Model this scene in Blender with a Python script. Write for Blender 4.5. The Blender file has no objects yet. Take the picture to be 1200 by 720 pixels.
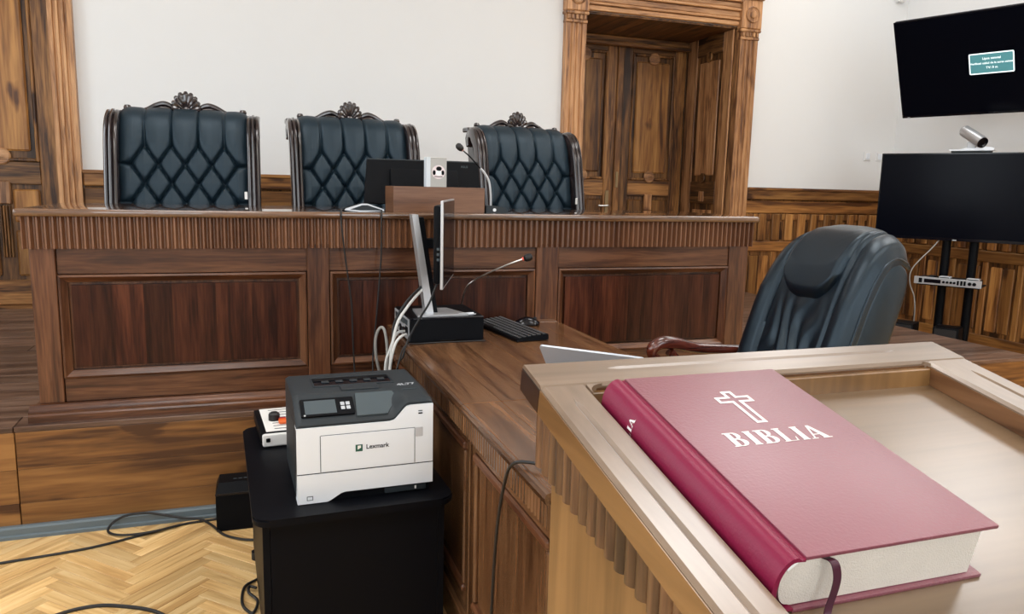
import bpy, bmesh, math, random
from mathutils import Vector, Matrix
random.seed(7)
PI = math.pi
S = bpy.context.scene
COL = S.collection
R_ = math.radians

# ------------------------------------------------------------------ camera, world, lights, exposure
cam_d = bpy.data.cameras.new('camera'); cam = bpy.data.objects.new('camera', cam_d); COL.objects.link(cam)
cam_d.sensor_width = 36; cam_d.lens = 36 * 892.3 / 1200; cam_d.clip_start = 0.02
_p, _r, _y = R_(8.961), R_(1.359), R_(19.208)
fw = Vector((math.sin(_y) * math.cos(_p), math.cos(_y) * math.cos(_p), -math.sin(_p)))
rt = Vector((math.cos(_y), -math.sin(_y), 0)); up = rt.cross(fw)
rt2 = rt * math.cos(_r) + up * math.sin(_r); up2 = up * math.cos(_r) - rt * math.sin(_r)
M3 = Matrix((rt2, up2, -fw)).transposed()
cam.matrix_world = Matrix.Translation((0, 0, 1.40)) @ M3.to_4x4()
S.camera = cam
S.view_settings.view_transform = 'Standard'; S.view_settings.look = 'None'
S.view_settings.gamma = 1; S.view_settings.use_curve_mapping = False
S.view_settings.exposure = 0.15
w = bpy.data.worlds.new('sky'); S.world = w; w.use_nodes = True
w.node_tree.nodes['Background'].inputs[0].default_value = (0.85, 0.92, 1.0, 1)
w.node_tree.nodes['Background'].inputs[1].default_value = 1.0

def area(name, loc, direction, sx, sy, energy, color):
    l = bpy.data.lights.new(name, 'AREA'); l.shape = 'RECTANGLE'; l.size = sx; l.size_y = sy
    l.energy = energy; l.color = color
    o = bpy.data.objects.new(name, l); COL.objects.link(o); o.location = loc
    o.rotation_euler = Vector(direction).to_track_quat('-Z', 'Y').to_euler()
    return o
WX = -3.8; RY = -3.6; CX = 6.35; BY = 6.325; CZ = 4.6
WIN_L = (-1.6, 1.2, 4.2); WIN_R = (-1.6, 1.4, 4.4)
DAY = (0.89, 0.955, 1.0)
for y in WIN_L: area('window_daylight', (WX + .06, y, 2.5), (1, 0, -.12), 1.4, 2.6, 45, DAY)
for x in WIN_R: area('window_daylight', (x, RY + .06, 2.5), (0, 1, -.12), 1.4, 2.6, 45, DAY)
LAMPS = [(2.5, 2.75), (-.6, 2.75), (2.5, -.5), (-.6, -.5), (4.9, 2.75), (4.9, -.5), (4.9, 5.2)]  # last lamp is added, only to brighten the wall at the right back corner
for x, y in LAMPS: area('lamp_light', (x, y, CZ - .12), (0, 0, -1), 1.15, 1.15, 7 if y > 5 else 23, (0.96, 0.985, 1.0))

# ------------------------------------------------------------------ mesh helpers
def B(): return bmesh.new()
def box(bm, x0, x1, y0, y1, z0, z1, bev=0, seg=1):
    m = Matrix.Translation(((x0 + x1) / 2, (y0 + y1) / 2, (z0 + z1) / 2)) @ Matrix.Diagonal((abs(x1 - x0), abs(y1 - y0), abs(z1 - z0), 1))
    g = bmesh.ops.create_cube(bm, size=1, matrix=m)
    if bev:
        es = {e for v in g['verts'] for e in v.link_edges}
        bmesh.ops.bevel(bm, geom=list(es), offset=bev, segments=seg, affect='EDGES', profile=.6)
    return bm
def prism(bm, poly, axis, a0, a1):
    def f(p, a): return {'x': (a, p[0], p[1]), 'y': (p[0], a, p[1]), 'z': (p[0], p[1], a)}[axis]
    A = [bm.verts.new(f(p, a0)) for p in poly]; C = [bm.verts.new(f(p, a1)) for p in poly]
    n = len(poly)
    bm.faces.new(A); bm.faces.new(C[::-1])
    for i in range(n): bm.faces.new((A[i], C[i], C[(i + 1) % n], A[(i + 1) % n]))
    return bm
def rrect(x0, x1, y0, y1, r, n=5):
    out = []
    for cx, cy, a0 in ((x1 - r, y1 - r, 0), (x0 + r, y1 - r, 90), (x0 + r, y0 + r, 180), (x1 - r, y0 + r, 270)):
        for i in range(n + 1):
            a = R_(a0 + 90 * i / n); out.append((cx + r * math.cos(a), cy + r * math.sin(a)))
    return out
def smooth_pts(pts, k=6):
    pts = [Vector(p) for p in pts]
    if len(pts) < 3: return pts
    P = [pts[0] * 2 - pts[1]] + pts + [pts[-1] * 2 - pts[-2]]; out = []
    for i in range(1, len(P) - 2):
        for j in range(k):
            t = j / k; a, b, c, d = P[i - 1:i + 3]
            out.append(.5 * ((2 * b) + (c - a) * t + (2 * a - 5 * b + 4 * c - d) * t * t + (3 * b - a - 3 * c + d) * t ** 3))
    out.append(pts[-1]); return out
def tube(bm, pts, r, n=8, k=6):
    P = smooth_pts(pts, k); N = len(P); rings = []
    rr = r if isinstance(r, (list, tuple)) else [r]
    t0 = (P[1] - P[0]).normalized()
    nv = t0.orthogonal().normalized()
    for i, p in enumerate(P):
        t = (P[min(i + 1, N - 1)] - P[max(i - 1, 0)])
        t = t.normalized() if t.length > 1e-9 else t0
        nv = (nv - t * nv.dot(t)); nv = nv.normalized() if nv.length > 1e-6 else t.orthogonal().normalized()
        bn = t.cross(nv)
        f = i / (N - 1) * (len(rr) - 1); a = int(min(f, len(rr) - 2)) if len(rr) > 1 else 0
        rad = rr[0] if len(rr) == 1 else rr[a] + (rr[a + 1] - rr[a]) * (f - a)
        rings.append([bm.verts.new(p + (nv * math.cos(2 * PI * j / n) + bn * math.sin(2 * PI * j / n)) * rad) for j in range(n)])
    for a, b in zip(rings, rings[1:]):
        for j in range(n): bm.faces.new((a[j], a[(j + 1) % n], b[(j + 1) % n], b[j]))
    bm.faces.new(rings[0][::-1]); bm.faces.new(rings[-1]); return bm
def lathe(bm, prof, n=20, mat=Matrix.Identity(4)):
    rings = []
    for r, z in prof:
        rings.append([bm.verts.new(mat @ Vector((max(r, 1e-4) * math.cos(2 * PI * j / n), max(r, 1e-4) * math.sin(2 * PI * j / n), z))) for j in range(n)])
    for a, b in zip(rings, rings[1:]):
        for j in range(n): bm.faces.new((a[j], a[(j + 1) % n], b[(j + 1) % n], b[j]))
    bm.faces.new(rings[0][::-1]); bm.faces.new(rings[-1]); return bm
def axis_mat(origin, direction):
    return Matrix.Translation(origin) @ Vector(direction).to_track_quat('Z', 'Y').to_matrix().to_4x4()
def loft(bm, rings, closed=True, caps=True):
    V = [[bm.verts.new(p) for p in r] for r in rings]
    for a, b in zip(V, V[1:]):
        n = len(a)
        for j in range(n if closed else n - 1): bm.faces.new((a[j], a[(j + 1) % n], b[(j + 1) % n], b[j]))
    if caps and closed: bm.faces.new(V[0][::-1]); bm.faces.new(V[-1])
    return bm
def slab_grid(bm, fn, back, nu, nv):
    """closed pad: front surface fn(u,v), rear surface back(u,v)"""
    F = [[bm.verts.new(fn(i / nu, j / nv)) for i in range(nu + 1)] for j in range(nv + 1)]
    K = [[bm.verts.new(back(i / nu, j / nv)) for i in range(nu + 1)] for j in range(nv + 1)]
    for j in range(nv):
        for i in range(nu):
            bm.faces.new((F[j][i], F[j][i + 1], F[j + 1][i + 1], F[j + 1][i]))
            bm.faces.new((K[j][i], K[j + 1][i], K[j + 1][i + 1], K[j][i + 1]))
    for j in range(nv):
        for i in (0, nu): bm.faces.new((F[j][i], F[j + 1][i], K[j + 1][i], K[j][i]))
    for i in range(nu):
        for j in (0, nv): bm.faces.new((F[j][i], F[j][i + 1], K[j][i + 1], K[j][i]))
    return bm
ROOT = {}
def link(name, me, mat, parent):
    o = bpy.data.objects.new(name, me); COL.objects.link(o)
    if mat and not me.materials: me.materials.append(mat)
    if parent is not None: o.parent = parent
    return o
def part(name, bm, mat, parent=None, world=False, angle=35):
    """bm coordinates are local to the thing, or world ones when world=True (unrotated thing)"""
    bmesh.ops.recalc_face_normals(bm, faces=bm.faces[:])
    if world and parent is not None:
        r = parent
        while r.parent: r = r.parent
        bmesh.ops.translate(bm, verts=bm.verts[:], vec=-Vector(ROOT.get(r.name, (0, 0, 0))))
    me = bpy.data.meshes.new(name); bm.to_mesh(me); bm.free()
    for p in me.polygons: p.use_smooth = True
    me.set_sharp_from_angle(angle=R_(angle))
    return link(name, me, mat, parent)
def tag(o, label, cat, group=None):
    o['label'] = label; o['category'] = cat
    if group: o['group'] = group
    return o
def thing(name, label, cat, loc=(0, 0, 0), rz=0, group=None):
    o = bpy.data.objects.new(name, None); COL.objects.link(o); o.location = loc; o.rotation_euler = (0, 0, rz)
    o.empty_display_size = .1; ROOT[o.name] = loc
    return tag(o, label, cat, group)
def struct(name, bm=None, mat=None, label=None):
    if bm is None:
        o = bpy.data.objects.new(name, None); COL.objects.link(o)
    else: o = part(name, bm, mat)
    o['kind'] = 'structure'
    if label: o['label'] = label
    return o
def copy_tree(o, parent=None):
    c = o.copy(); COL.objects.link(c)
    if parent is not None: c.parent = parent
    for ch in list(o.children): copy_tree(ch, c)
    return c
def text_bm(s, size, depth=.0006, bold=0.0, spacing=1.0):
    cu = bpy.data.curves.new('t', 'FONT'); cu.body = s; cu.size = size; cu.extrude = depth / 2; cu.offset = bold
    cu.align_x = 'CENTER'; cu.align_y = 'CENTER'; cu.space_character = spacing; cu.resolution_u = 3
    o = bpy.data.objects.new('t', cu); COL.objects.link(o)
    dg = bpy.context.evaluated_depsgraph_get(); me = bpy.data.meshes.new_from_object(o.evaluated_get(dg))
    bm = B(); bm.from_mesh(me); bpy.data.objects.remove(o); bpy.data.curves.remove(cu); bpy.data.meshes.remove(me)
    return bm
def xf(bm, m):
    bmesh.ops.transform(bm, matrix=m, verts=bm.verts[:]); return bm

# ------------------------------------------------------------------ materials
def mat_new(name):
    m = bpy.data.materials.new(name); m.use_nodes = True
    return m, m.node_tree, m.node_tree.nodes['Principled BSDF']
def plain(name, col, rough=.5, metal=0, coat=0, spec=.5, bump=0, bscale=200, var=0.0, emit=0, crough=.12, cior=1.5, tint=None):
    m, t, b = mat_new(name); N, L = t.nodes, t.links
    b.inputs['Base Color'].default_value = (*col, 1); b.inputs['Roughness'].default_value = rough
    b.inputs['Metallic'].default_value = metal; b.inputs['Coat Weight'].default_value = coat
    b.inputs['Coat Roughness'].default_value = crough; b.inputs['Coat IOR'].default_value = cior
    if tint: b.inputs['Specular Tint'].default_value = (*tint, 1)
    b.inputs['Specular IOR Level'].default_value = spec
    if emit:
        b.inputs['Emission Color'].default_value = (*col, 1); b.inputs['Emission Strength'].default_value = emit
    tc = N.new('ShaderNodeTexCoord'); nz = N.new('ShaderNodeTexNoise'); nz.inputs['Scale'].default_value = bscale
    nz.inputs['Detail'].default_value = 3; L.new(tc.outputs['Object'], nz.inputs['Vector'])
    if bump:
        bp = N.new('ShaderNodeBump'); bp.inputs['Strength'].default_value = bump; bp.inputs['Distance'].default_value = .002
        L.new(nz.outputs['Fac'], bp.inputs['Height']); L.new(bp.outputs['Normal'], b.inputs['Normal'])
    if var:
        mx = N.new('ShaderNodeMix'); mx.data_type = 'RGBA'
        n2 = N.new('ShaderNodeTexNoise'); n2.inputs['Scale'].default_value = bscale / 12; n2.inputs['Detail'].default_value = 4
        L.new(tc.outputs['Object'], n2.inputs['Vector'])
        mx.inputs['A'].default_value = (*[c * (1 - var) for c in col], 1); mx.inputs['B'].default_value = (*[min(1, c * (1 + var)) for c in col], 1)
        L.new(n2.outputs['Fac'], mx.inputs['Factor']); L.new(mx.outputs['Result'], b.inputs['Base Color'])
    return m
_wc = {}
def wood(kind, axis):
    """stained timber with grain running along an axis"""
    if (kind, axis) in _wc: return _wc[(kind, axis)]
    cfg = dict(
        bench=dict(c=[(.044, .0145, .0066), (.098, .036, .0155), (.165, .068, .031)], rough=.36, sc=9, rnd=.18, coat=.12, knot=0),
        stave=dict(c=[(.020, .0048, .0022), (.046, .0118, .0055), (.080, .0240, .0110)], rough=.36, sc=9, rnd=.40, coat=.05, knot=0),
        desk=dict(c=[(.062, .025, .010), (.125, .056, .024), (.185, .088, .039)], rough=.27, sc=8, rnd=.20, coat=.35, knot=0),
        lectern=dict(c=[(.140, .068, .022), (.200, .100, .034), (.260, .134, .048)], rough=.34, sc=7, rnd=.08, coat=.2, knot=0),
        flute=dict(c=[(.050, .022, .011), (.120, .056, .026), (.210, .105, .048)], rough=.32, sc=16, rnd=.45, coat=.25, knot=0),
        ltop_glare=dict(c=[(.150, .096, .060), (.192, .127, .082), (.235, .160, .105)], rough=.32, sc=6, rnd=.06, coat=1.0, knot=0, cr=.22, bump=.02),  # brown lectern wood with the glare on its top put into the colour
        lbed=dict(c=[(.120, .072, .036), (.150, .092, .048), (.180, .112, .060)], rough=.34, sc=5, rnd=.03, coat=.85, knot=0, cr=.24, bump=.0),
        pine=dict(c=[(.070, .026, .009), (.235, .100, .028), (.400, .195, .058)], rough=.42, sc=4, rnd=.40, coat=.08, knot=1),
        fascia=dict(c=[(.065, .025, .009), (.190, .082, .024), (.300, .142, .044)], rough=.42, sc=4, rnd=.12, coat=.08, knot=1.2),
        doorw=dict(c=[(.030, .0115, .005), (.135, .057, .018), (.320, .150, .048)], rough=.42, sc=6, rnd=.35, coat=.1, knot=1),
        casing=dict(c=[(.130, .052, .020), (.380, .180, .072), (.560, .300, .135)], rough=.45, sc=7, rnd=.18, coat=.1, knot=.6),
        deck=dict(c=[(.040, .020, .014), (.105, .056, .036), (.180, .110, .078)], rough=.36, sc=6, rnd=.30, coat=.2, knot=0),
        oak=dict(c=[(.520, .300, .112), (.680, .435, .180), (.800, .560, .270)], rough=.38, sc=7, rnd=.20, coat=.08, knot=0),
        mahog=dict(c=[(.030, .006, .004), (.085, .016, .009), (.140, .030, .016)], rough=.22, sc=6, rnd=.05, coat=.6, knot=0),
        ebony=dict(c=[(.008, .005, .005), (.018, .010, .010), (.034, .020, .020)], rough=.20, sc=8, rnd=.1, coat=.8, knot=0),
        btop=dict(c=[(.062, .025, .010), (.125, .056, .024), (.185, .088, .039)], rough=.25, sc=8, rnd=.05, coat=1.0, knot=0, cr=.04, bump=.0),
        apron=dict(c=[(.120, .048, .023), (.175, .076, .037), (.225, .102, .052)], rough=.30, sc=1.5, rnd=.05, coat=.3, knot=0, bump=.03),
        boxw=dict(c=[(.100, .040, .018), (.150, .064, .029), (.195, .088, .042)], rough=.38, sc=9, rnd=.05, coat=.1, knot=0),
    )[kind]
    m, t, b = mat_new('%s_wood_%s' % (kind, axis)); N, L = t.nodes, t.links
    tc = N.new('ShaderNodeTexCoord'); oi = N.new('ShaderNodeObjectInfo')
    off = N.new('ShaderNodeVectorMath'); off.operation = 'MULTIPLY_ADD'
    cmb = N.new('ShaderNodeCombineXYZ')
    for i in range(3): L.new(oi.outputs['Random'], cmb.inputs[i])
    L.new(cmb.outputs[0], off.inputs[0]); off.inputs[1].default_value = (3.7, 5.3, 7.1); L.new(tc.outputs['Object'], off.inputs[2])
    mp = N.new('ShaderNodeMapping'); sc = [1, 1, 1]; sc['xyz'.index(axis)] = .07; mp.inputs['Scale'].default_value = sc
    L.new(off.outputs[0], mp.inputs['Vector'])
    n1 = N.new('ShaderNodeTexNoise'); n1.inputs['Scale'].default_value = cfg['sc'] * 2.2; n1.inputs['Detail'].default_value = 5
    n1.inputs['Roughness'].default_value = .62; n1.inputs['Distortion'].default_value = .7
    L.new(mp.outputs[0], n1.inputs['Vector'])
    n2 = N.new('ShaderNodeTexNoise'); n2.inputs['Scale'].default_value = cfg['sc'] * 14; n2.inputs['Detail'].default_value = 1
    L.new(mp.outputs[0], n2.inputs['Vector'])
    add = N.new('ShaderNodeMath'); add.operation = 'MULTIPLY_ADD'; add.inputs[1].default_value = .30; L.new(n2.outputs['Fac'], add.inputs[0]); L.new(n1.outputs['Fac'], add.inputs[2])
    last = add
    if cfg['knot']:
        mk = N.new('ShaderNodeMapping'); s2 = [3.4, 3.4, 3.4]; s2['xyz'.index(axis)] = 1.5; mk.inputs['Scale'].default_value = s2
        L.new(off.outputs[0], mk.inputs['Vector'])
        nd = N.new('ShaderNodeTexNoise'); nd.inputs['Scale'].default_value = 2.5; nd.inputs['Detail'].default_value = 2
        L.new(mk.outputs[0], nd.inputs['Vector'])
        mxv = N.new('ShaderNodeVectorMath'); mxv.operation = 'MULTIPLY_ADD'; mxv.inputs[1].default_value = (.5, .5, .5)
        L.new(nd.outputs['Color'], mxv.inputs[0]); L.new(mk.outputs[0], mxv.inputs[2])
        vo = N.new('ShaderNodeTexVoronoi'); vo.inputs['Scale'].default_value = 1.1; L.new(mxv.outputs[0], vo.inputs['Vector'])
        r2 = N.new('ShaderNodeValToRGB'); r2.color_ramp.elements[0].position = .05; r2.color_ramp.elements[0].color = (0, 0, 0, 1)
        r2.color_ramp.elements[1].position = .22; r2.color_ramp.elements[1].color = (1, 1, 1, 1)
        L.new(vo.outputs['Distance'], r2.inputs['Fac'])
        sub = N.new('ShaderNodeMath'); sub.operation = 'MULTIPLY_ADD'; sub.inputs[1].default_value = .30 * cfg['knot']
        L.new(r2.outputs['Color'], sub.inputs[0])
        a2 = N.new('ShaderNodeMath'); a2.operation = 'SUBTRACT'; a2.inputs[1].default_value = .30 * cfg['knot']
        L.new(add.outputs[0], a2.inputs[0]); L.new(a2.outputs[0], sub.inputs[2]); last = sub
    rp = N.new('ShaderNodeValToRGB'); e = rp.color_ramp.elements
    e[0].position = .50; e[0].color = (*cfg['c'][0], 1); e[1].position = .80; e[1].color = (*cfg['c'][2], 1)
    k = e.new(.64); k.color = (*cfg['c'][1], 1)
    L.new(last.outputs[0], rp.inputs['Fac'])
    hs = N.new('ShaderNodeHueSaturation'); mr = N.new('ShaderNodeMapRange')
    mr.inputs['To Min'].default_value = 1 - cfg['rnd']; mr.inputs['To Max'].default_value = 1 + cfg['rnd']
    L.new(oi.outputs['Random'], mr.inputs['Value']); L.new(mr.outputs[0], hs.inputs['Value']); L.new(rp.outputs['Color'], hs.inputs['Color'])
    L.new(hs.outputs[0], b.inputs['Base Color'])
    b.inputs['Roughness'].default_value = cfg['rough']; b.inputs['Coat Weight'].default_value = cfg['coat']; b.inputs['Coat Roughness'].default_value = cfg.get('cr', .15)
    b.inputs['Specular IOR Level'].default_value = .18 if kind == 'stave' else .35 if kind in ('bench', 'stave', 'desk', 'doorw', 'pine', 'fascia', 'deck') else .5
    bp = N.new('ShaderNodeBump'); bp.inputs['Strength'].default_value = cfg.get('bump', .12); bp.inputs['Distance'].default_value = .002
    L.new(n1.outputs['Fac'], bp.inputs['Height']); L.new(bp.outputs['Normal'], b.inputs['Normal'])
    _wc[(kind, axis)] = m; return m
PLASTER = plain('white_plaster', (.79, .79, .785), .85, bump=.15, bscale=60, var=.012)
CEIL = plain('ceiling_plaster', (.82, .81, .80), .9)
LEATHER = plain('dark_blue_leather', (.008, .018, .027), .42, tint=(.74, .88, 1.0), bump=.25, bscale=420, spec=.42, var=.15)
LEATHER2 = plain('black_blue_leather', (.0035, .007, .012), .30, tint=(.68, .86, 1.0), bump=.25, bscale=420, spec=.5, var=.15)
BLACK = plain('black_plastic', (.004, .0045, .006), .45, spec=.08, bump=.05, bscale=600)
BLACKG = plain('black_gloss', (.004, .004, .007), .12, spec=.35)
SCREEN = plain('dark_screen', (.0025, .003, .006), .18, spec=.06)
MELAM = plain('black_melamine', (.0035, .004, .006), .42, spec=.08, bump=.05, bscale=300)
DGREY = plain('dark_grey_plastic', (.019, .025, .030), .45, spec=.3, bump=.08, bscale=700)
MGREY = plain('mid_grey_plastic', (.060, .078, .088), .45, spec=.3, bump=.06, bscale=700)
WHITE = plain('white_plastic', (.79, .825, .87), .42, bump=.04, bscale=700)
PAPERW = plain('white_print', (.85, .83, .80), .55)
SILVER = plain('silver_metal', (.55, .56, .58), .32, metal=.6)
SILVERP = plain('silver_plastic', (.50, .52, .55), .38, metal=.2)
LAPM = plain('laptop_shell', (.46, .50, .56), .36, metal=.25)
CHROME = plain('brushed_steel', (.55, .54, .52), .28, metal=1)
BRASS = plain('old_brass', (.30, .22, .12), .4, metal=.8)
RUBBER = plain('black_rubber', (.006, .006, .007), .5)
GREYC = plain('grey_cable', (.30, .29, .27), .5)
WHITEC = plain('white_cable', (.62, .62, .60), .45)
TRIMG = plain('grey_trunking', (.115, .150, .170), .45)
MAROON = plain('maroon_leatherette', (.175, .008, .036), .50, bump=.40, bscale=380, coat=1.0, spec=.8, var=.06, crough=.42, cior=1.75)
MAROON_S = plain('maroon_spine', (.200, .006, .040), .40, bump=.08, bscale=420, spec=.35, var=.05)
MAROON2 = plain('dark_maroon', (.050, .004, .018), .45)
PAGES = plain('page_edges', (.70, .64, .56), .8, bump=.35, bscale=900, var=.05)
TEAL = plain('teal_message', (.055, .180, .200), .5, emit=.9)
MSGW = plain('message_white', (.75, .85, .87), .5, emit=.9)
ORANGE = plain('orange_plastic', (.75, .13, .02), .4)
RED = plain('red_plastic', (.45, .02, .02), .4)
GREEN = plain('logo_green', (.010, .090, .060), .5)
SWITCH = plain('switch_white', (.78, .77, .76), .4)
LAMPE = plain('lamp_diffuser', (1.0, .97, .93), .5, emit=3.0)
STICK = plain('sticker_pink_white', (.72, .64, .66), .6)
FOLDER = plain('grey_card', (.40, .40, .39), .6)
FOLDERL = plain('pale_blue_card', (.60, .66, .72), .6)
GLASS = plain('window_glass', (.8, .85, .9), .05, spec=.5)
GLASS.node_tree.nodes['Principled BSDF'].inputs['Transmission Weight'].default_value = 1.0
SEAM = plain('dark_thread', (.006, .009, .013), .5)

# ------------------------------------------------------------------ room shell
DZ = .442; DY = 3.279; DX1 = 4.564
bm = box(B(), WX - .2, CX + .2, RY - .2, BY + 1.1, -.12, -.012); floor = struct('floor', bm, wood('oak', 'y'))
# herringbone oak parquet
LP, WP = .354, .0505
def plank_mesh(sgn):
    b = B(); box(b, -LP / 2, LP / 2, -WP / 2 + .0010, WP / 2 - .0010, -.012, 0, .0009)
    xf(b, Matrix.Rotation(sgn * PI / 4, 4, 'Z'))
    me = bpy.data.meshes.new('parquet_block'); b.to_mesh(me); b.free(); me.materials.append(wood('oak', 'x' if sgn > 0 else 'y')); return me
# per-plank grain: keep the plank unrotated in its mesh and rotate the object instead
def plank_mesh0():
    b = B(); box(b, -LP / 2, LP / 2, -WP / 2 + .0010, WP / 2 - .0010, -.012, 0, .0009)
    me = bpy.data.meshes.new('parquet_block'); b.to_mesh(me); b.free(); me.materials.append(wood('oak', 'x')); return me
pm = plank_mesh0(); st = WP * math.sqrt(2); cw = LP / math.sqrt(2)
near, far = [], []
for ci in range(-13, 28):
    cx = -.43 + .125 + ci * cw; sg = 1 if ci % 2 == 0 else -1
    y = RY
    while y < BY + .8:
        yy = y + (st / 2 if sg < 0 else 0)
        if WX < cx < CX and not (cx < DX1 + .1 and yy > DY + .1 and yy < BY + 1):
            d = (cx + .35) ** 2 * 1.4 + (yy - 2.75) ** 2
            (near if (-1.45 < cx < .55 and 1.55 < yy < 3.35) else far).append((cx, yy, sg))
        y += st
near.sort(key=lambda q: (q[0] + .35) ** 2 + (q[1] - 2.7) ** 2)
far += near[290:]; near = near[:290]
for cx, yy, sg in near:
    o = bpy.data.objects.new('parquet_block', pm); COL.objects.link(o); o.parent = floor
    o.location = (cx, yy, 0); o.rotation_euler = (0, 0, sg * PI / 4)
V, F = [], []
for cx, yy, sg in far:
    c, s = math.cos(sg * PI / 4), math.sin(sg * PI / 4); b0 = len(V)
    for dx, dy, dz in ((-1, -1, 0), (1, -1, 0), (1, 1, 0), (-1, 1, 0), (-1, -1, -.011), (1, -1, -.011), (1, 1, -.011), (-1, 1, -.011)):
        px, py = dx * LP / 2, dy * (WP / 2 - .0010); V.append((cx + px * c - py * s, yy + px * s + py * c, dz))
    F += [tuple(b0 + i for i in f) for f in ((0, 1, 2, 3), (0, 4, 5, 1), (1, 5, 6, 2), (2, 6, 7, 3), (3, 7, 4, 0))]
me = bpy.data.meshes.new('parquet_field'); me.from_pydata(V, [], F)
fo = link('parquet_field', me, wood('oak', 'y'), floor); fo['kind'] = 'stuff'
# ceiling and walls
struct('ceiling', box(B(), WX - .2, CX + .2, RY - .2, BY + 1.1, CZ, CZ + .1), CEIL)
D1 = dict(c=3.58, depth=.82, pw=.19, op=.78); D2 = dict(c=-2.05, depth=.17, pw=.15, op=.78)
ZT = 2.92
bm = B()
xs = [WX - .2, D2['c'] - .78, D2['c'] + .78, D1['c'] - .78, D1['c'] + .78, CX + .2]
for a, b_ in ((0, 1), (2, 3), (4, 5)): box(bm, xs[a], xs[b_], BY, BY + 1.0, 0, CZ)
for a in (1, 3):
    box(bm, xs[a], xs[a + 1], BY, BY + 1.0, ZT, CZ); box(bm, xs[a], xs[a + 1], BY, BY + 1.0, 0, DZ - .02)
box(bm, xs[0], xs[-1], BY + 1.0, BY + 1.1, 0, CZ)  # unseen closing sheet behind the doors, added to block leaking sky light
struct('wall_back', bm, PLASTER)
struct('wall_right', box(B(), CX, CX + .2, RY - .2, BY, 0, CZ), PLASTER)
def holes(axis, pos, a0, a1, wins, name):
    bm = B(); e = [a0]
    for q in wins: e += [q - .75, q + .75]
    e.append(a1)
    def bx(p, q, z0, z1):
        if axis == 'x': box(bm, pos - .2, pos, p, q, z0, z1)
        else: box(bm, p, q, pos - .2, pos, z0, z1)
    for i in range(0, len(e), 2): bx(e[i], e[i + 1], 0, CZ)
    for i in range(1, len(e) - 1, 2): bx(e[i], e[i + 1], 0, 1.1); bx(e[i], e[i + 1], 3.9, CZ)
    struct(name, bm, PLASTER)
holes('x', WX, RY - .2, BY, WIN_L, 'wall_left'); holes('y', RY, WX, CX, WIN_R, 'wall_rear')
n = 0
for ax, pos, lst in (('x', WX, WIN_L), ('y', RY, WIN_R)):
    for q in lst:
        n += 1; bm = B()
        def bx(bm, s0, s1, d0, d1, z0, z1, bv=.004):
            if ax == 'x': box(bm, pos + d0, pos + d1, q + s0, q + s1, z0, z1, bv)
            else: box(bm, q + s0, q + s1, pos + d0, pos + d1, z0, z1, bv)
        for s0, s1 in ((-.75, -.68), (.68, .75), (-.04, .04)): bx(bm, s0, s1, -.12, -.05, 1.1, 3.9)
        for z0, z1 in ((1.1, 1.17), (3.83, 3.9), (2.9, 2.97)): bx(bm, -.75, .75, -.12, -.05, z0, z1)
        wo = struct('window_%d' % n, bm, WHITE)
        bm = B(); bx(bm, -.8, .8, -.04, .16, 1.05, 1.1); part('window_sill', bm, WHITE, wo)
        bm = B(); bx(bm, -.72, .72, -.09, -.084, 1.13, 3.87, 0); part('window_pane', bm, GLASS, wo)
for x, y in LAMPS:  # includes a housing for the added corner light
    t = thing('ceiling_lamp', 'unseen white square ceiling luminaire with opal diffuser', 'lamp', (x, y, CZ), 0, 'ceiling luminaires')
    bm = B(); box(bm, -.62, .62, -.62, .62, -.09, 0, .01); part('housing', bm, SWITCH, t)
    bm = B(); box(bm, -.59, .59, -.59, .59, -.10, -.09); part('diffuser', bm, LAMPE, t)

# dais: raised timber platform
dais = struct('dais', box(B(), WX, DX1 - .02, DY + .02, BY + .95, 0, DZ - .022), wood('deck', 'x'))
dais['label'] = 'raised brown timber platform under the judges bench'
ys = [DY]
while ys[-1] < BY - .05: ys.append(min(ys[-1] + .148, BY))
for i, (a, b_) in enumerate(zip(ys, ys[1:])):
    cut = sorted([random.uniform(-2, -.7), random.uniform(.5, 1.6), random.uniform(2.6, 3.8)])
    if i == 0: cut = [-.875, 1.9]
    xx = [WX] + cut + [DX1]
    for p, q in zip(xx, xx[1:]):
        part('deck_board', box(B(), p + .0012, q - .0012, a + .0012, b_ - .0012, DZ - .022, DZ, .002), wood('deck', 'x'), dais)
for p, q in ((WX, -.872), (-.872, 1.75), (1.75, DX1)):
    for z0, z1 in ((0, .132), (.132, .270), (.270, DZ - .022)):
        part('fascia_board', box(B(), p + .002, q - .002, DY, DY + .02, z0 + .0004, z1 - .0004, .0012), wood('fascia', 'x'), dais)
for z0, z1 in ((0, .14), (.14, .28), (.28, DZ - .022)):
    part('fascia_board', box(B(), DX1 - .02, DX1, DY + .02, BY, z0 + .0006, z1 - .0006, .0015), wood('fascia', 'y'), dais)
bm = B(); prism(bm, [(DY - .001, 0), (DY - .034, 0), (DY - .034, .012), (DY - .026, .016), (DY - .026, .040), (DY - .020, .047), (DY - .001, .047)], 'x', WX, .56)
struct('trim_1', bm, TRIMG, 'grey plastic cable trunking along the foot of the dais')

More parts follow.
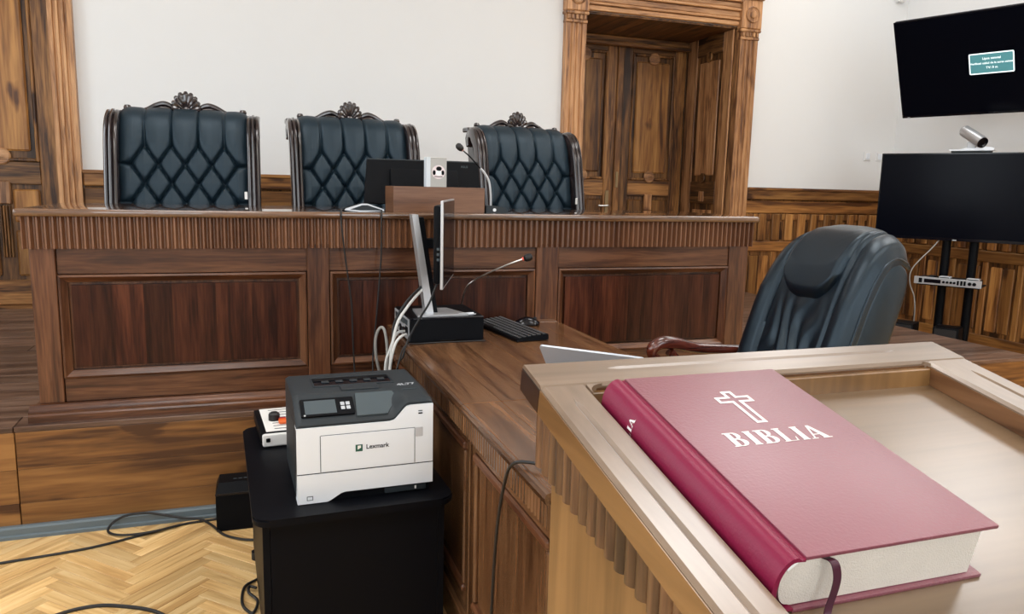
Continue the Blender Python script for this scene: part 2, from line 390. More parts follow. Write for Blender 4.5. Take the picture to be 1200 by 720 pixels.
# ------------------------------------------------------------------ wainscot
def wainscot(name, s0, s1, zb, mp, detail=True, axis='x', label=None):
    """mp(s, d, z) places a point: s along the wall, d out of it"""
    root = struct(name); root['label'] = label or 'stained pine wall panelling'
    def bx(nm, a, b_, d0, d1, z0, z1, mt, bev=.004):
        bm = B(); box(bm, a, b_, d0, d1, z0, z1, bev)
        for v in bm.verts: v.co = Vector(mp(*v.co))
        return part(nm, bm, mt, root)
    H, Vv = wood('pine', axis), wood('pine', 'z')
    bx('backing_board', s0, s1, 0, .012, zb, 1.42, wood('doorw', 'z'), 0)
    bx('cap_rail', s0, s1, .012, .050, 1.335, 1.449, H, .010)
    bx('cap_moulding', s0, s1, .050, .062, 1.425, 1.452, H, .005)
    bx('upper_rail', s0, s1, .012, .034, 1.205, 1.325, H, .006)
    if not detail: return root
    bx('middle_rail', s0, s1, .012, .040, .83, .93, H, .008)
    bx('base_board', s0, s1, .012, .036, zb, zb + .16, H, .006)
    s = s0 + .01; k = 0
    while s < s1 - .05:
        wd = random.uniform(.085, .105) if k % 2 == 0 else random.uniform(.05, .062)
        e = min(s + wd, s1)
        if k % 2 == 0: bx('slat', s + .004, e - .004, .012, .040, .935, 1.198, Vv, .008)
        else:
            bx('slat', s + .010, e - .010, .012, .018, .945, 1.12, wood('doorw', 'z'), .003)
            bx('slat_block', s + .002, e - .002, .013, .032, 1.14, 1.198, Vv, .005)
        s = e; k += 1
    s = s0 + .03; k = 0
    while s < s1 - .1:
        e = min(s + .34, s1)
        bx('lower_stile', s - .028, s + .028, .012, .032, zb + .16, .83, Vv, .006)
        m_ = (s + e) / 2
        bx('lower_panel', s + .055, m_ - .004, .012, .026, zb + .20, .79, Vv, .010)
        bx('lower_panel', m_ + .004, e - .055, .012, .026, zb + .20, .79, Vv, .010)
        s = e; k += 1
    return root
wainscot('trim_2', -1.115, 2.605, DZ, lambda s, d, z: (s, BY - d, z), False, 'x', 'pine panelling behind the three judges chairs')
wainscot('trim_3', 4.56, CX - .05, 0, lambda s, d, z: (s, BY - d, z), True, 'x', 'pine panelling between carved doorway and room corner')
wainscot('trim_4', 1.0, BY - .05, 0, lambda s, d, z: (CX - d, s, z), True, 'y', 'pine panelling behind the television stand')

# ------------------------------------------------------------------ carved doors
def door(name, c, depth, pw, op, label):
    root = struct(name); root['label'] = label
    cv, cx_, cy_ = wood('casing', 'z'), wood('casing', 'x'), wood('casing', 'y')
    dv, dx_, dy_ = wood('doorw', 'z'), wood('doorw', 'x'), wood('doorw', 'y')
    yf = BY - .06
    for s in (-1, 1):
        a, b_ = (c + op, c + op + pw) if s > 0 else (c - op - pw, c - op)
        # fluted pilaster: profile with three grooves
        pf = [(a, BY), (a, yf)]; g = pw / 8
        for i in range(3):
            m = a + pw * (.26 + .24 * i); pf += [(m - g * .55, yf), (m - g * .25, yf + .014), (m + g * .25, yf + .014), (m + g * .55, yf)]
        pf += [(b_, yf), (b_, BY)]
        part('pilaster', prism(B(), pf, 'z', DZ + .22, 2.80), cv, root)
        part('pilaster_plinth', box(B(), a - .012, b_ + .012, yf - .02, BY, DZ, DZ + .22, .006), cv, root)
        cap = part('capital', box(box(box(B(), a - .006, b_ + .006, yf - .012, BY, 2.80, 2.826, .005), a, b_, yf - .004, BY, 2.826, 2.868), a - .014, b_ + .014, yf - .024, BY, 2.868, 2.895, .006), cv, root)
        for i in range(5):
            x = a + pw * (i + .5) / 5
            part('dentil', box(B(), x - pw * .06, x + pw * .06, yf - .020, yf - .004, 2.828, 2.866, .002), cv, cap)
        blk = part('corner_block', box(B(), a - .012, b_ + .012, yf - .028, BY, 2.895, 3.150, .008), cv, root)
        m = (a + b_) / 2; mt = axis_mat((m, yf - .028, 3.02), (0, -1, 0))
        part('rosette', lathe(B(), [(.074, 0), (.074, .010), (.066, .014), (.058, .006), (.040, .006), (.030, .016), (.0, .020)], 20, mt), cv, blk)
        part('corner_cap', box(B(), a - .02, b_ + .02, yf - .045, BY, 3.150, 3.185, .006), cv, root)
        part('upper_pilaster', box(B(), a, b_, yf - .01, BY, 3.185, 3.62, .006), cv, root)
    zz = [(2.92, 2.965, .015), (2.965, 2.992, .03), (2.992, 3.045, .018), (3.045, 3.075, .04), (3.075, 3.12, .028), (3.12, 3.150, .052)]
    for z0, z1, d in zz: part('lintel_moulding', box(B(), c - op + .013, c + op - .013, BY - .03 - d, BY, z0 + .001, z1 - .001, .006), cx_, root)
    part('frieze_board', box(B(), c - op, c + op, BY - .05, BY, 3.15, 3.62, .004), cx_, root)
    part('cornice', prism(B(), [(BY, 3.62), (BY - .08, 3.62), (BY - .10, 3.66), (BY - .16, 3.70), (BY - .16, 3.75), (BY, 3.75)], 'x', c - op - pw - .06, c + op + pw + .06), cx_, root)
    yl = BY + depth
    # jamb linings
    if depth > .3:
        for s in (-1, 1):
            x0, x1 = (c + op - .018, c + op) if s > 0 else (c - op, c - op + .018)
            part('jamb_lining', box(B(), x0, x1, BY, yl, DZ, ZT), dv, root)
            xi = x0 if s > 0 else x1; o1, o2 = (xi - .016, xi) if s > 0 else (xi, xi + .016)
            for y0, y1 in ((BY + .01, BY + .16), (yl - .22, yl - .05)): part('jamb_stile', box(B(), o1, o2, y0, y1, DZ, ZT - .02, .004), cv, root)
            for z0, z1 in ((DZ, DZ + .2), (1.28, 1.50), (2.72, ZT - .02)): part('jamb_rail', box(B(), o1, o2, BY + .16, yl - .22, z0, z1, .004), dy_, root)
            part('jamb_panel', box(B(), o1 + (.004 if s > 0 else 0), o2 - (0 if s > 0 else .004), BY + .21, yl - .27, 1.56, 2.66, .008), cv, root)
            part('jamb_panel', box(B(), o1 + (.004 if s > 0 else 0), o2 - (0 if s > 0 else .004), BY + .21, yl - .27, .70, 1.22, .008), cv, root)
            for z in (2.70, 1.53):
                part('boss', lathe(B(), [(.052, 0), (.052, .008), (.044, .014), (.030, .012), (.0, .020)], 16, axis_mat((o1 if s > 0 else o2, (BY + yl) / 2 - .03, z), (-s, 0, 0))), dv, root)
            part('jamb_block', box(B(), o1 - .012 * (s > 0), o2 + .012 * (s < 0), (BY + yl) / 2 - .07, (BY + yl) / 2 + .01, 1.30, 1.40, .004), cv, root)
        part('soffit', box(B(), c - op, c + op, BY, yl, ZT - .018, ZT), dy_, root)
        part('head_rail', box(B(), c - op + .02, c + op - .02, yl - .06, yl - .002, 2.84, ZT - .02, .008), dx_, root)
        part('head_moulding', box(B(), c - op + .02, c + op - .02, yl - .10, yl - .06, 2.80, 2.84, .008), dx_, root)
    part('threshold', box(B(), c - op, c + op, BY + .001, yl + .056, DZ - .02, DZ + .004), dx_, root)  # board added to stop sky light leaking under the leaves
    # leaves
    for s in (-1, 1):
        l0, l1 = (c + .004, c + op - .02) if s > 0 else (c - op + .02, c - .004)
        lf = part('door_leaf', box(B(), l0, l1, yl + .02, yl + .055, DZ + .005, ZT - .02), dv, root)
        sw = .135
        for a, b_ in ((l0, l0 + sw), (l1 - sw, l1)): part('stile', box(B(), a, b_, yl - .002, yl + .02, DZ + .005, ZT - .1, .005), dv, lf)
        for z0, z1 in ((DZ + .005, DZ + .19), (1.335, 1.50), (2.76, ZT - .1)): part('rail', box(B(), l0 + sw, l1 - sw, yl, yl + .02, z0, z1, .005), dx_, lf)
        p0, p1 = l0 + sw, l1 - sw; m = (p0 + p1) / 2
        part('panel', box(B(), p0 + .055, p1 - .055, yl + .004, yl + .02, 1.575, 2.685, .012), wood('pine', 'z'), lf)
        for a, b_, z0, z1 in ((p0, p0 + .022, 1.50, 2.76), (p1 - .022, p1, 1.50, 2.76), (p0 + .022, p1 - .022, 1.50, 1.525), (p0 + .022, p1 - .022, 2.735, 2.76), ):
            part('moulding', box(B(), a, b_, yl - .012, yl + .02, z0, z1, .007), dv, lf)
        for z in (1.535, 2.715):
            part('boss', lathe(B(), [(.062, 0), (.062, .014), (.052, .022), (.036, .020), (.0, .030)], 18, axis_mat((m, yl + .006, z), (0, -1, 0))), wood('casing', 'x'), lf)
        # lower field: two small raised panels and a fluted block between them
        for a, b_ in ((p0 + .015, m - .055), (m + .055, p1 - .015)):
            part('lower_panel', box(B(), a, b_, yl + .002, yl + .02, 1.06, 1.30, .012), wood('pine', 'z'), lf)
            part('lower_panel', box(B(), a, b_, yl + .002, yl + .02, DZ + .22, 1.0, .012), wood('pine', 'z'), lf)
        part('carved_block', box(B(), m - .045, m + .045, yl - .014, yl + .02, 1.19, 1.36, .008), cv, lf)
        for i in range(4): part('carved_reed', box(B(), m - .036 + i * .019, m - .036 + i * .019 + .013, yl - .004, yl + .02, .80, 1.18, .004), dv, lf)
    part('astragal', box(B(), c - .035, c + .035, yl - .022, yl - .002, DZ + .005, ZT - .1, .007), dv, root)
    if depth > .3:
        h = part('handle_plate', box(B(), c - .115, c - .075, yl - .010, yl - .002, 1.17, 1.39, .003), BRASS, root)
        part('lever', tube(B(), [(c - .095, yl - .01, 1.235), (c - .095, yl - .06, 1.235), (c - .14, yl - .065, 1.233), (c - .21, yl - .062, 1.232)], .010, 8), CHROME, h)
        part('bolt_plate', box(B(), c - .014, c + .014, yl - .030, yl - .022, 1.42, 1.58, .003), BRASS, root)
    return root
door('door_1', label='carved pine double door in a deep panelled recess', **D1)
door('door_2', label='carved pine double door with moulded casing beside the dais', **D2)

# wall fittings
for i, x in enumerate((6.012, 6.165)):
    t = thing('light_switch', ('white wall switch beside the corner, the one nearer the carved doorway', 'white wall switch beside the corner, half behind the television')[i], 'switch', (x, BY, 1.795), 0, 'wall switches')
    part('plate', box(B(), -.042, .042, -.010, 0, -.045, .045, .004), SWITCH, t)
    part('rocker', box(B(), -.026, .026, -.016, -.010, -.030, .030, .003), WHITE, t)
t = thing('wall_sensor', 'small white sensor box high in the room corner', 'sensor', (6.24, BY, 3.34), 0)
part('case', box(B(), -.06, .03, -.05, 0, -.03, .05, .01), SWITCH, t)
part('lens', lathe(B(), [(.022, 0), (.022, .008), (.012, .016), (0, .018)], 14, axis_mat((.0, -.05, .01), (0, -1, 0))), WHITE, t)

exec_parts = True
# ------------------------------------------------------------------ judges bench
BX0, BX1 = -.815, 2.484; BT = 1.277; BF = 3.373
bench = thing('judges_bench', 'long brown wooden judges bench with fluted apron and three raised panels', 'bench', ((BX0 + BX1) / 2, 3.75, DZ))
pl = [(3.317, DZ), (3.317, DZ + .026), (3.324, DZ + .032), (3.324, DZ + .040), (3.340, DZ + .048), (3.348, DZ + .062), (BF, DZ + .062), (BF, DZ)]
part('plinth', prism(B(), pl, 'x', -.832, 2.500), wood('bench', 'x'), bench, True)
part('plinth', prism(B(), [(-.832, DZ), (-.832, DZ + .030), (-.812, DZ + .062), (-.80, DZ + .062), (-.80, DZ)], 'y', BF + .002, 4.08), wood('bench', 'y'), bench, True)
part('plinth', prism(B(), [(2.500, DZ), (2.500, DZ + .030), (2.490, DZ + .062), (2.478, DZ + .062), (2.478, DZ)], 'y', BF + .002, 4.08), wood('bench', 'y'), bench, True)
posts = [(-.800, -.712), (.236, .329), (1.290, 1.403), (2.365, 2.478)]
for i, (a, b_) in enumerate(posts):
    y0 = BF - (.004 if i in (0, 3) else .010)
    part('post', box(B(), a, b_, y0, BF + .05, DZ + .062, 1.14, .003), wood('bench', 'z'), bench, True)
part('top_rail', box(B(), -.71, 2.364, BF + .006, BF + .045, 1.020, 1.14, .002), wood('bench', 'x'), bench, True)
part('bottom_rail', box(B(), -.71, 2.364, BF + .006, BF + .045, DZ + .062, .600, .002), wood('bench', 'x'), bench, True)
for (a, b_) in ((-.708, .232), (.333, 1.286), (1.407, 2.361)):
    z0, z1 = .602, 1.018
    pn = part('raised_panel', box(B(), a, b_, BF + .030, BF + .040, z0, z1), wood('bench', 'z'), bench, True)
    mw = .030
    def mprof(s, o): return [(0, 0), (.006, 0)]
    # mitred moulding: four lengths with a stepped section
    for q, (p0, p1) in enumerate((((a, z0), (b_, z0)), ((b_, z0), (b_, z1)), ((b_, z1), (a, z1)), ((a, z1), (a, z0)))):
        dx, dz = p1[0] - p0[0], p1[1] - p0[1]; L = math.hypot(dx, dz); ux, uz = dx / L, dz / L; nx, nz = -uz, ux
        sec = [(0, .030), (0, -.006), (.008, -.010), (.014, -.004), (.020, .004), (mw, .012), (mw, .030)]
        R0 = [Vector((p0[0] + ux * w_ + nx * w_, BF + d, p0[1] + uz * w_ + nz * w_)) for w_, d in sec]
        R1 = [Vector((p1[0] - ux * w_ + nx * w_, BF + d, p1[1] - uz * w_ + nz * w_)) for w_, d in sec]
        part('panel_moulding', loft(B(), [R0, R1]), wood('bench', 'x' if q % 2 == 0 else 'z'), pn, True)
    xx = [a + mw + .012]
    while xx[-1] < b_ - mw - .05: xx.append(min(xx[-1] + random.uniform(.055, .115), b_ - mw - .012))
    xx[-1] = b_ - mw - .012
    for p, q in zip(xx, xx[1:]):
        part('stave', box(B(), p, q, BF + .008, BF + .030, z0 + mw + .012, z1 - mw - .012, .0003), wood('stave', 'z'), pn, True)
# fluted apron below the worktop (137 fine flutes: one continuous carved board)
def fluted(x0, x1, pitch, depth, land=.28, seg=5):
    n = max(1, round((x1 - x0) / pitch)); p = (x1 - x0) / n; out = []
    for i in range(n):
        a = x0 + i * p; l = p * land / 2
        out += [(a, 0), (a + l, 0)]
        for k in range(1, seg):
            u = k / seg; out.append((a + l + (p - 2 * l) * u, depth * math.sin(PI * u)))
        out.append((a + p - l, 0))
    out.append((x1, 0)); return out
AY = 3.345
pf = [(x, AY + d) for x, d in fluted(BX0, BX1, .0268, .020, .22)] + [(BX1, AY + .05), (BX0, AY + .05)]
part('fluted_apron', prism(B(), pf, 'z', 1.122, 1.247), wood('apron', 'z'), bench, True)
for xa, s in ((BX0, 1), (BX1, -1)):
    pf = [(xa + s * d, y) for y, d in fluted(AY + .05, 4.12, .0268, .020, .22)] + [(xa + s * .04, 4.12), (xa + s * .04, AY + .05)]
    part('fluted_apron', prism(B(), pf, 'z', 1.122, 1.247), wood('apron', 'z'), bench, True)
part('worktop', box(B(), BX0 - .018, BX1 + .020, AY - .022, 4.15, 1.247, BT, .012, 4), wood('btop', 'x'), bench, True)
part('end_panel', box(B(), -.798, -.77, BF + .05, 4.05, DZ, 1.122), wood('bench', 'z'), bench, True)
part('end_panel', box(B(), 2.448, 2.476, BF + .05, 4.05, DZ, 1.122), wood('bench', 'z'), bench, True)
part('back_board', box(B(), -.77, 2.448, BF + .052, BF + .066, DZ, 1.122), wood('bench', 'z'), bench, True)

# ------------------------------------------------------------------ judges chairs
def catpath(pts, k=8):
    return smooth_pts([(0, y, z) for y, z in pts], k)
def path_at(P, t):
    f = t * (len(P) - 1); i = min(int(f), len(P) - 2); p = P[i].lerp(P[i + 1], f - i)
    a, b_ = P[max(i - 1, 0)], P[min(i + 2, len(P) - 1)]; tg = (b_ - a).normalized()
    return p, Vector((0, -tg.z, tg.y))        # point and outward (front/up) normal
def resample(P, n):
    L = [0]
    for a, b_ in zip(P, P[1:]): L.append(L[-1] + (b_ - a).length)
    out = []; j = 0
    for i in range(n + 1):
        s = L[-1] * i / n
        while j < len(P) - 2 and L[j + 1] < s: j += 1
        out.append(P[j].lerp(P[j + 1], (s - L[j]) / max(1e-9, L[j + 1] - L[j])))
    return out, L[-1]
def judge_chair():
    t = thing('judge_chair', '', 'chair')
    t['group'] = 'judges chairs'
    P, LEN = resample(catpath([(.20, .44), (.255, .75), (.30, 1.02), (.33, 1.14), (.375, 1.235), (.44, 1.275), (.49, 1.265)]), 80)
    HW, p, dv = .313, .128, .098
    s0 = LEN - .272                      # arc length of the top button row
    def front(u, v):
        q, n = path_at(P, v); x = (u * 2 - 1) * HW; s = v * LEN; tt = (s0 - s) / dv
        a = x / p; ds = []
        if tt <= 0:
            ds.append(abs((a % 1) - .5) * p if abs(a) < 1.9 else 9)
        else:
            if abs(a) <= 2.0:
                k = 1 / math.sqrt(1 / p ** 2 + .25 / dv ** 2)
                for sg in (1, -1):
                    g = (a + sg * tt / 2) % 1; ds.append(abs(g - .5) * k)
            else: ds.append(abs(tt - 1) * dv if tt < 2 else abs((tt - 1) % 2 - (0 if (tt - 1) % 2 < 1 else 2)) * dv)
        edge = min(x + HW, HW - x)
        d = min(ds) if ds else 9
        fl = .45 if tt < -1.2 else 1.0 if tt > -.3 else .45 + .55 * (tt + 1.2) / .9
        h = .030 - .022 * fl * math.exp(-(d / .0058) ** 1.6) - .011 * fl * math.exp(-(d / .032) ** 1.4)
        # button pull-in
        if tt > -.3:
            r_ = round(tt); xb = (round(a - .5) + .5) if r_ % 2 == 0 else round(a)
            db = math.hypot((a - xb) * p, (tt - r_) * dv)
            h -= .012 * math.exp(-(db / .020) ** 2)
        h *= (1 - math.exp(-max(edge, 0) / .020)) * .92 + .08
        h *= min(1, (1 - v) / .06 + .15) if v > .94 else 1
        return (x, q.y + n.y * h, q.z + n.z * h)
    def back(u, v):
        q, n = path_at(P, v); return ((u * 2 - 1) * HW, q.y - n.y * .02, q.z - n.z * .02)
    part('tufted_back', slab_grid(B(), front, back, 168, 190), LEATHER, t, angle=80)
    # reeded scrolled posts
    for s in (-1, 1):
        PP, _ = resample(catpath([(.13, .40), (.185, .70), (.235, 1.00), (.272, 1.16), (.325, 1.238), (.40, 1.268), (.455, 1.225), (.44, 1.17)]), 40)
        rings = []
        for i in range(41):
            q, n = path_at(PP, i / 40)
            sec = [(-.030, -.060), (-.032, .000), (-.026, .014), (-.016, .017), (-.010, .008), (-.004, .020), (.004, .022), (.010, .009), (.016, .017), (.026, .014), (.032, .000), (.030, -.060)]
            k = 1.0 if i < 34 else 1 - .5 * (i - 34) / 6
            rings.append([(s * .338 + a * 1.05, q.y + n.y * d * k, q.z + n.z * d * k) for a, d in sec])
        part('post', loft(B(), rings), wood('ebony', 'z'), t, angle=50)
        part('arm_pad', tube(B(), [(s * .345, .16, .64), (s * .36, -.05, .66), (s * .355, -.22, .64), (s * .345, -.27, .60)], [.035, .040, .035, .025], 12), LEATHER, t)
        part('arm_support', tube(B(), [(s * .345, -.24, .60), (s * .34, -.16, .50), (s * .33, -.20, .40)], .026, 10), wood('ebony', 'z'), t)
    part('top_rail', box(B(), -.372, .372, .43, .505, 1.255, 1.283, .006), wood('ebony', 'x'), t)
    bm = B(); prism(bm, [(.30, .42), (.345, .42), (.505, 1.26), (.455, 1.26), (.36, 1.05)], 'x', -.34, .34); part('back_board', bm, wood('ebony', 'z'), t)
    # carved crest
    cy = .475; crest = part('crest', box(B(), -.21, .21, cy - .014, cy + .014, 1.278, 1.292, .004), wood('ebony', 'x'), t)
    for s in (-1, 1):
        part('scroll', tube(B(), [(s * .05, cy, 1.296), (s * .075, cy, 1.318), (s * .11, cy, 1.329), (s * .15, cy, 1.318), (s * .19, cy, 1.298), (s * .22, cy, 1.292), (s * .25, cy, 1.294)], [.008, .013, .015, .014, .011, .008, .006], 10), wood('ebony', 'x'), crest)
        part('scroll', tube(B(), [(s * .06, cy, 1.293), (s * .09, cy, 1.304), (s * .13, cy, 1.306), (s * .17, cy, 1.293)], [.006, .010, .010, .006], 8), wood('ebony', 'x'), crest)
        part('knob', lathe(B(), [(.010, 0), (.017, .010), (.020, .022), (.014, .034), (0, .038)], 12, Matrix.Translation((s * .285, cy, 1.28))), wood('ebony', 'z'), crest)
    for i in range(9):
        a = R_(90 + (i - 4) * 19); r0, r1 = .018, .080 + .016 * math.cos((i - 4) / 4 * PI / 2)
        z0 = 1.290
        pt = [(math.cos(a) * r * (.90), cy - .006 - .012 * math.sin(PI * (r - r0) / (r1 - r0)), z0 + math.sin(a) * r * 1.08) for r in (r0, r0 + (r1 - r0) * .4, r0 + (r1 - r0) * .75, r1)]
        part('shell_lobe', tube(B(), pt, [.007, .010, .013, .017, .010], 8), wood('ebony', 'z'), crest)
    part('shell_core', lathe(B(), [(.026, 0), (.026, .006), (.016, .016), (0, .020)], 14, axis_mat((0, cy - .004, 1.297), (0, -1, 0))), wood('ebony', 'z'), crest)
    part('care_tag', box(B(), .285, .300, .195, .199, .985, 1.015), PAPERW, t) if False else None
    # seat and swivel base
    part('seat', box(B(), -.31, .31, -.29, .24, .40, .50, .045, 4), LEATHER, t)
    part('seat_frame', box(B(), -.33, .33, -.27, .24, .35, .40, .01), wood('ebony', 'x'), t)
    part('column', lathe(B(), [(.05, .10), (.05, .16), (.028, .17), (.028, .35)], 14), BLACK, t)
    for i in range(5):
        a = 2 * PI * i / 5 + .3; part('base_leg', tube(B(), [(0, 0, .12), (math.cos(a) * .17, math.sin(a) * .17, .10), (math.cos(a) * .31, math.sin(a) * .31, .07)], [.03, .026, .02], 8), wood('ebony', 'x'), t)
        part('caster', lathe(B(), [(.027, -.014), (.027, .014)], 12, axis_mat((math.cos(a) * .31, math.sin(a) * .31, .0275), (-math.sin(a), math.cos(a), 0))), BLACK, t)
    return t
jc = judge_chair()
for i, (x, y, a, lab) in enumerate(((-.312, 4.14, -.03, 'tufted dark leather judges chair with carved crest, beside the left-hand door casing'),
                                 (.610, 4.17, .06, 'tufted dark leather judges chair with carved crest, behind the black monitor'),
                                 (1.690, 4.20, .13, 'tufted dark leather judges chair with carved crest, in front of the recessed door'))):
    o = jc if i == 0 else copy_tree(jc)
    o.location = (x, y, DZ); o.rotation_euler = (0, 0, a); o.scale = ((1.02, .985, .965)[i], 1, 1.022)
    o['label'] = ['tufted dark leather judges chair with carved crest, nearest the flush carved door', lab, lab][i]
    # paper care tag only on the two outer chairs
    if i != 1: part('care_tag', box(B(), .290, .304, .184, .188, .842, .880), PAPERW, o)

# ------------------------------------------------------------------ things on the bench
t = thing('monitor_box', 'plain brown wooden box standing on the bench in front of the black monitor', 'box', (.83, 3.51, BT))
part('front', box(B(), .618, 1.043, 3.415, 3.433, BT, 1.392, .001), wood('boxw', 'x'), t, True)
for a in (.618, 1.025): part('side', box(B(), a, a + .018, 3.4335, 3.63, BT, 1.392, .001), wood('boxw', 'y'), t, True)
part('top', box(B(), .6365, 1.0245, 3.4335, 3.56, 1.374, 1.391), wood('boxw', 'x'), t, True)
t = thing('monitor', 'wide black monitor seen from behind, leaning behind a wooden box', 'monitor', (.83, 3.75, BT))
bm = B(); box(bm, -.285, .285, -.012, .012, .03, .245, .004); mt = Matrix.Translation((0, -.035, 0)) @ Matrix.Rotation(R_(-16), 4, 'X')
bm2 = B(); prism(bm2, [(-.30, .030), (.285, .030), (.285, .245), (-.275, .245)], 'y', -.010, .010); bm.free()
part('panel', xf(bm2, mt), BLACK, t)
part('rear_housing', xf(box(B(), -.17, .17, -.034, -.0105, .05, .20, .012, 2), mt), BLACK, t)
part('screen', xf(box(B(), -.265, .265, .0105, .012, .04, .235), mt), SCREEN, t)
part('top_edge', xf(box(B(), -.275, .285, -.012, .012, .2455, .251), mt), DGREY, t)
part('stand', box(B(), -.10, .10, -.03, .10, 0, .028, .004), BLACK, t)
bm = text_bm('ASUS', .016); part('logo', xf(bm, mt @ Matrix.Translation((.21, -.0106, .222)) @ Matrix.Rotation(PI / 2, 4, 'X')), MGREY, t)
t = thing('card_box', 'slim grey and white carton with a round sticker, standing on the wooden box', 'box', (.815, 3.47, 1.391))
part('carton', box(B(), -.045, .047, -.048, .0, 0, .131, .001), FOLDER, t)
part('side_band', box(B(), -.047, -.028, -.0492, .001, 0, .133, .001), FOLDERL, t)
part('top_edge', box(B(), -.027, .047, -.0488, .001, .1312, .133), PAPERW, t)
st_ = part('round_sticker', lathe(B(), [(.031, 0), (.031, .0006)], 28, axis_mat((.009, -.0482, .068), (0, -1, 0))), STICK, t)
def disc(cx, cz, rx, rz, y, n=16): return prism(B(), [(cx + rx * math.cos(2 * PI * i / n), cz + rz * math.sin(2 * PI * i / n)) for i in range(n)], 'y', y - .0005, y)
part('emblem_head', disc(.011, .083, .013, .010, -.0489), BLACK, st_)
for s in (-1, 1): part('emblem_arm', disc(.009 + s * .020, .065, .007, .011, -.0489), BLACK, st_)
part('emblem_body', disc(.010, .064, .014, .012, -.0489), WHITE, st_)
part('emblem_band', box(B(), -.010, .028, -.0494, -.0489, .046, .049), BLACK, st_)

def gooseneck(t, pts, r, tip, head_r, head_len, ring=None):
    part('gooseneck', tube(B(), pts, r, 8), t['_m'] if False else CHROME if ring is None else BLACK, t)
t = thing('desk_microphone', 'gooseneck microphone on a dark base standing on the judges bench', 'microphone', (1.095, 3.46, BT))
part('base', prism(B(), [(-.045, 0), (.06, 0), (.05, .026), (.0, .034), (-.045, .034)], 'y', -.05, .05), DGREY, t)
part('button', lathe(B(), [(.008, 0), (.008, .003)], 12, axis_mat((-.005, -.05, .015), (0, -1, 0))), WHITE, t)
part('stem_lower', tube(B(), [(-.008, 0, .032), (-.010, 0, .09), (-.020, 0, .15), (-.046, .0, .19), (-.062, .0, .205)], .0052, 8), SILVERP, t)
part('stem_upper', tube(B(), [(-.060, 0, .203), (-.108, .0, .252), (-.152, 0, .288)], .0032, 8), BLACK, t)
part('windshield', lathe(B(), [(.006, -.012), (.013, -.004), (.0155, .008), (.0145, .02), (.008, .028), (0, .030)], 14, axis_mat((-.156, 0, .292), (-.74, 0, .67))), RUBBER, t)
part('light_ring', lathe(B(), [(.0075, 0), (.0085, .004), (.0075, .008)], 12, axis_mat((-.147, 0, .284), (-.74, 0, .67))), plain('pink_ring', (.75, .40, .36), .4), t)

t = thing('docking_device', 'low peaked black device with silver rim and two dangling cables on bench edge', 'device', (.487, 3.40, BT))
oc = [(-.088, .006), (-.082, .014), (-.012, .036), (.012, .036), (.084, .012), (.086, .004), (-.02, .001)]
ic = [(-.064, .010), (-.010, .029), (.012, .0295), (.072, .010), (.07, .007), (-.02, .006)]
part('body', prism(B(), [(x, z) for x, z in oc], 'y', -.004, .07), BLACK, t)
part('silver_rim', prism(B(), oc, 'y', -.010, -.0042), SILVER, t)
part('front_glass', prism(B(), ic, 'y', -.012, -.0101), DGREY, t)
def cable(name, label, pts, r, mat, group=None, k=8):
    p0 = pts[len(pts) // 2]; lo = min(p[2] for p in pts)
    o = part(name, tube(B(), [(x - pts[0][0], y - pts[0][1], z - pts[0][2]) for x, y, z in pts], r, 8, k), mat)
    o.location = pts[0]
    return tag(o, label, 'cable', group)
cable('hanging_cable', 'thin black cable hanging from the left end of the peaked device', [(.405, 3.42, 1.281), (.385, 3.38, 1.287), (.377, 3.318, 1.280), (.376, 3.309, 1.24), (.386, 3.310, 1.13), (.402, 3.312, 1.0), (.416, 3.312, .88), (.420, 3.312, .74), (.425, 3.305, .60), (.425, 3.29, .515), (.42, 3.262, .46), (.40, 3.22, .30), (.40, 3.15, .09), (.38, 3.10, .006)], .0035, RUBBER)
cable('hanging_cable', 'thin black cable hanging between peaked device and wooden box down to the computer', [(.565, 3.42, 1.281), (.556, 3.36, 1.285), (.549, 3.318, 1.280), (.546, 3.309, 1.24), (.545, 3.310, 1.10), (.537, 3.312, .98), (.527, 3.312, .86), (.514, 3.312, .72), (.505, 3.30, .62), (.50, 3.24, .50), (.49, 3.10, .30), (.47, 3.0, .08), (.46, 2.98, .006)], .0035, RUBBER)

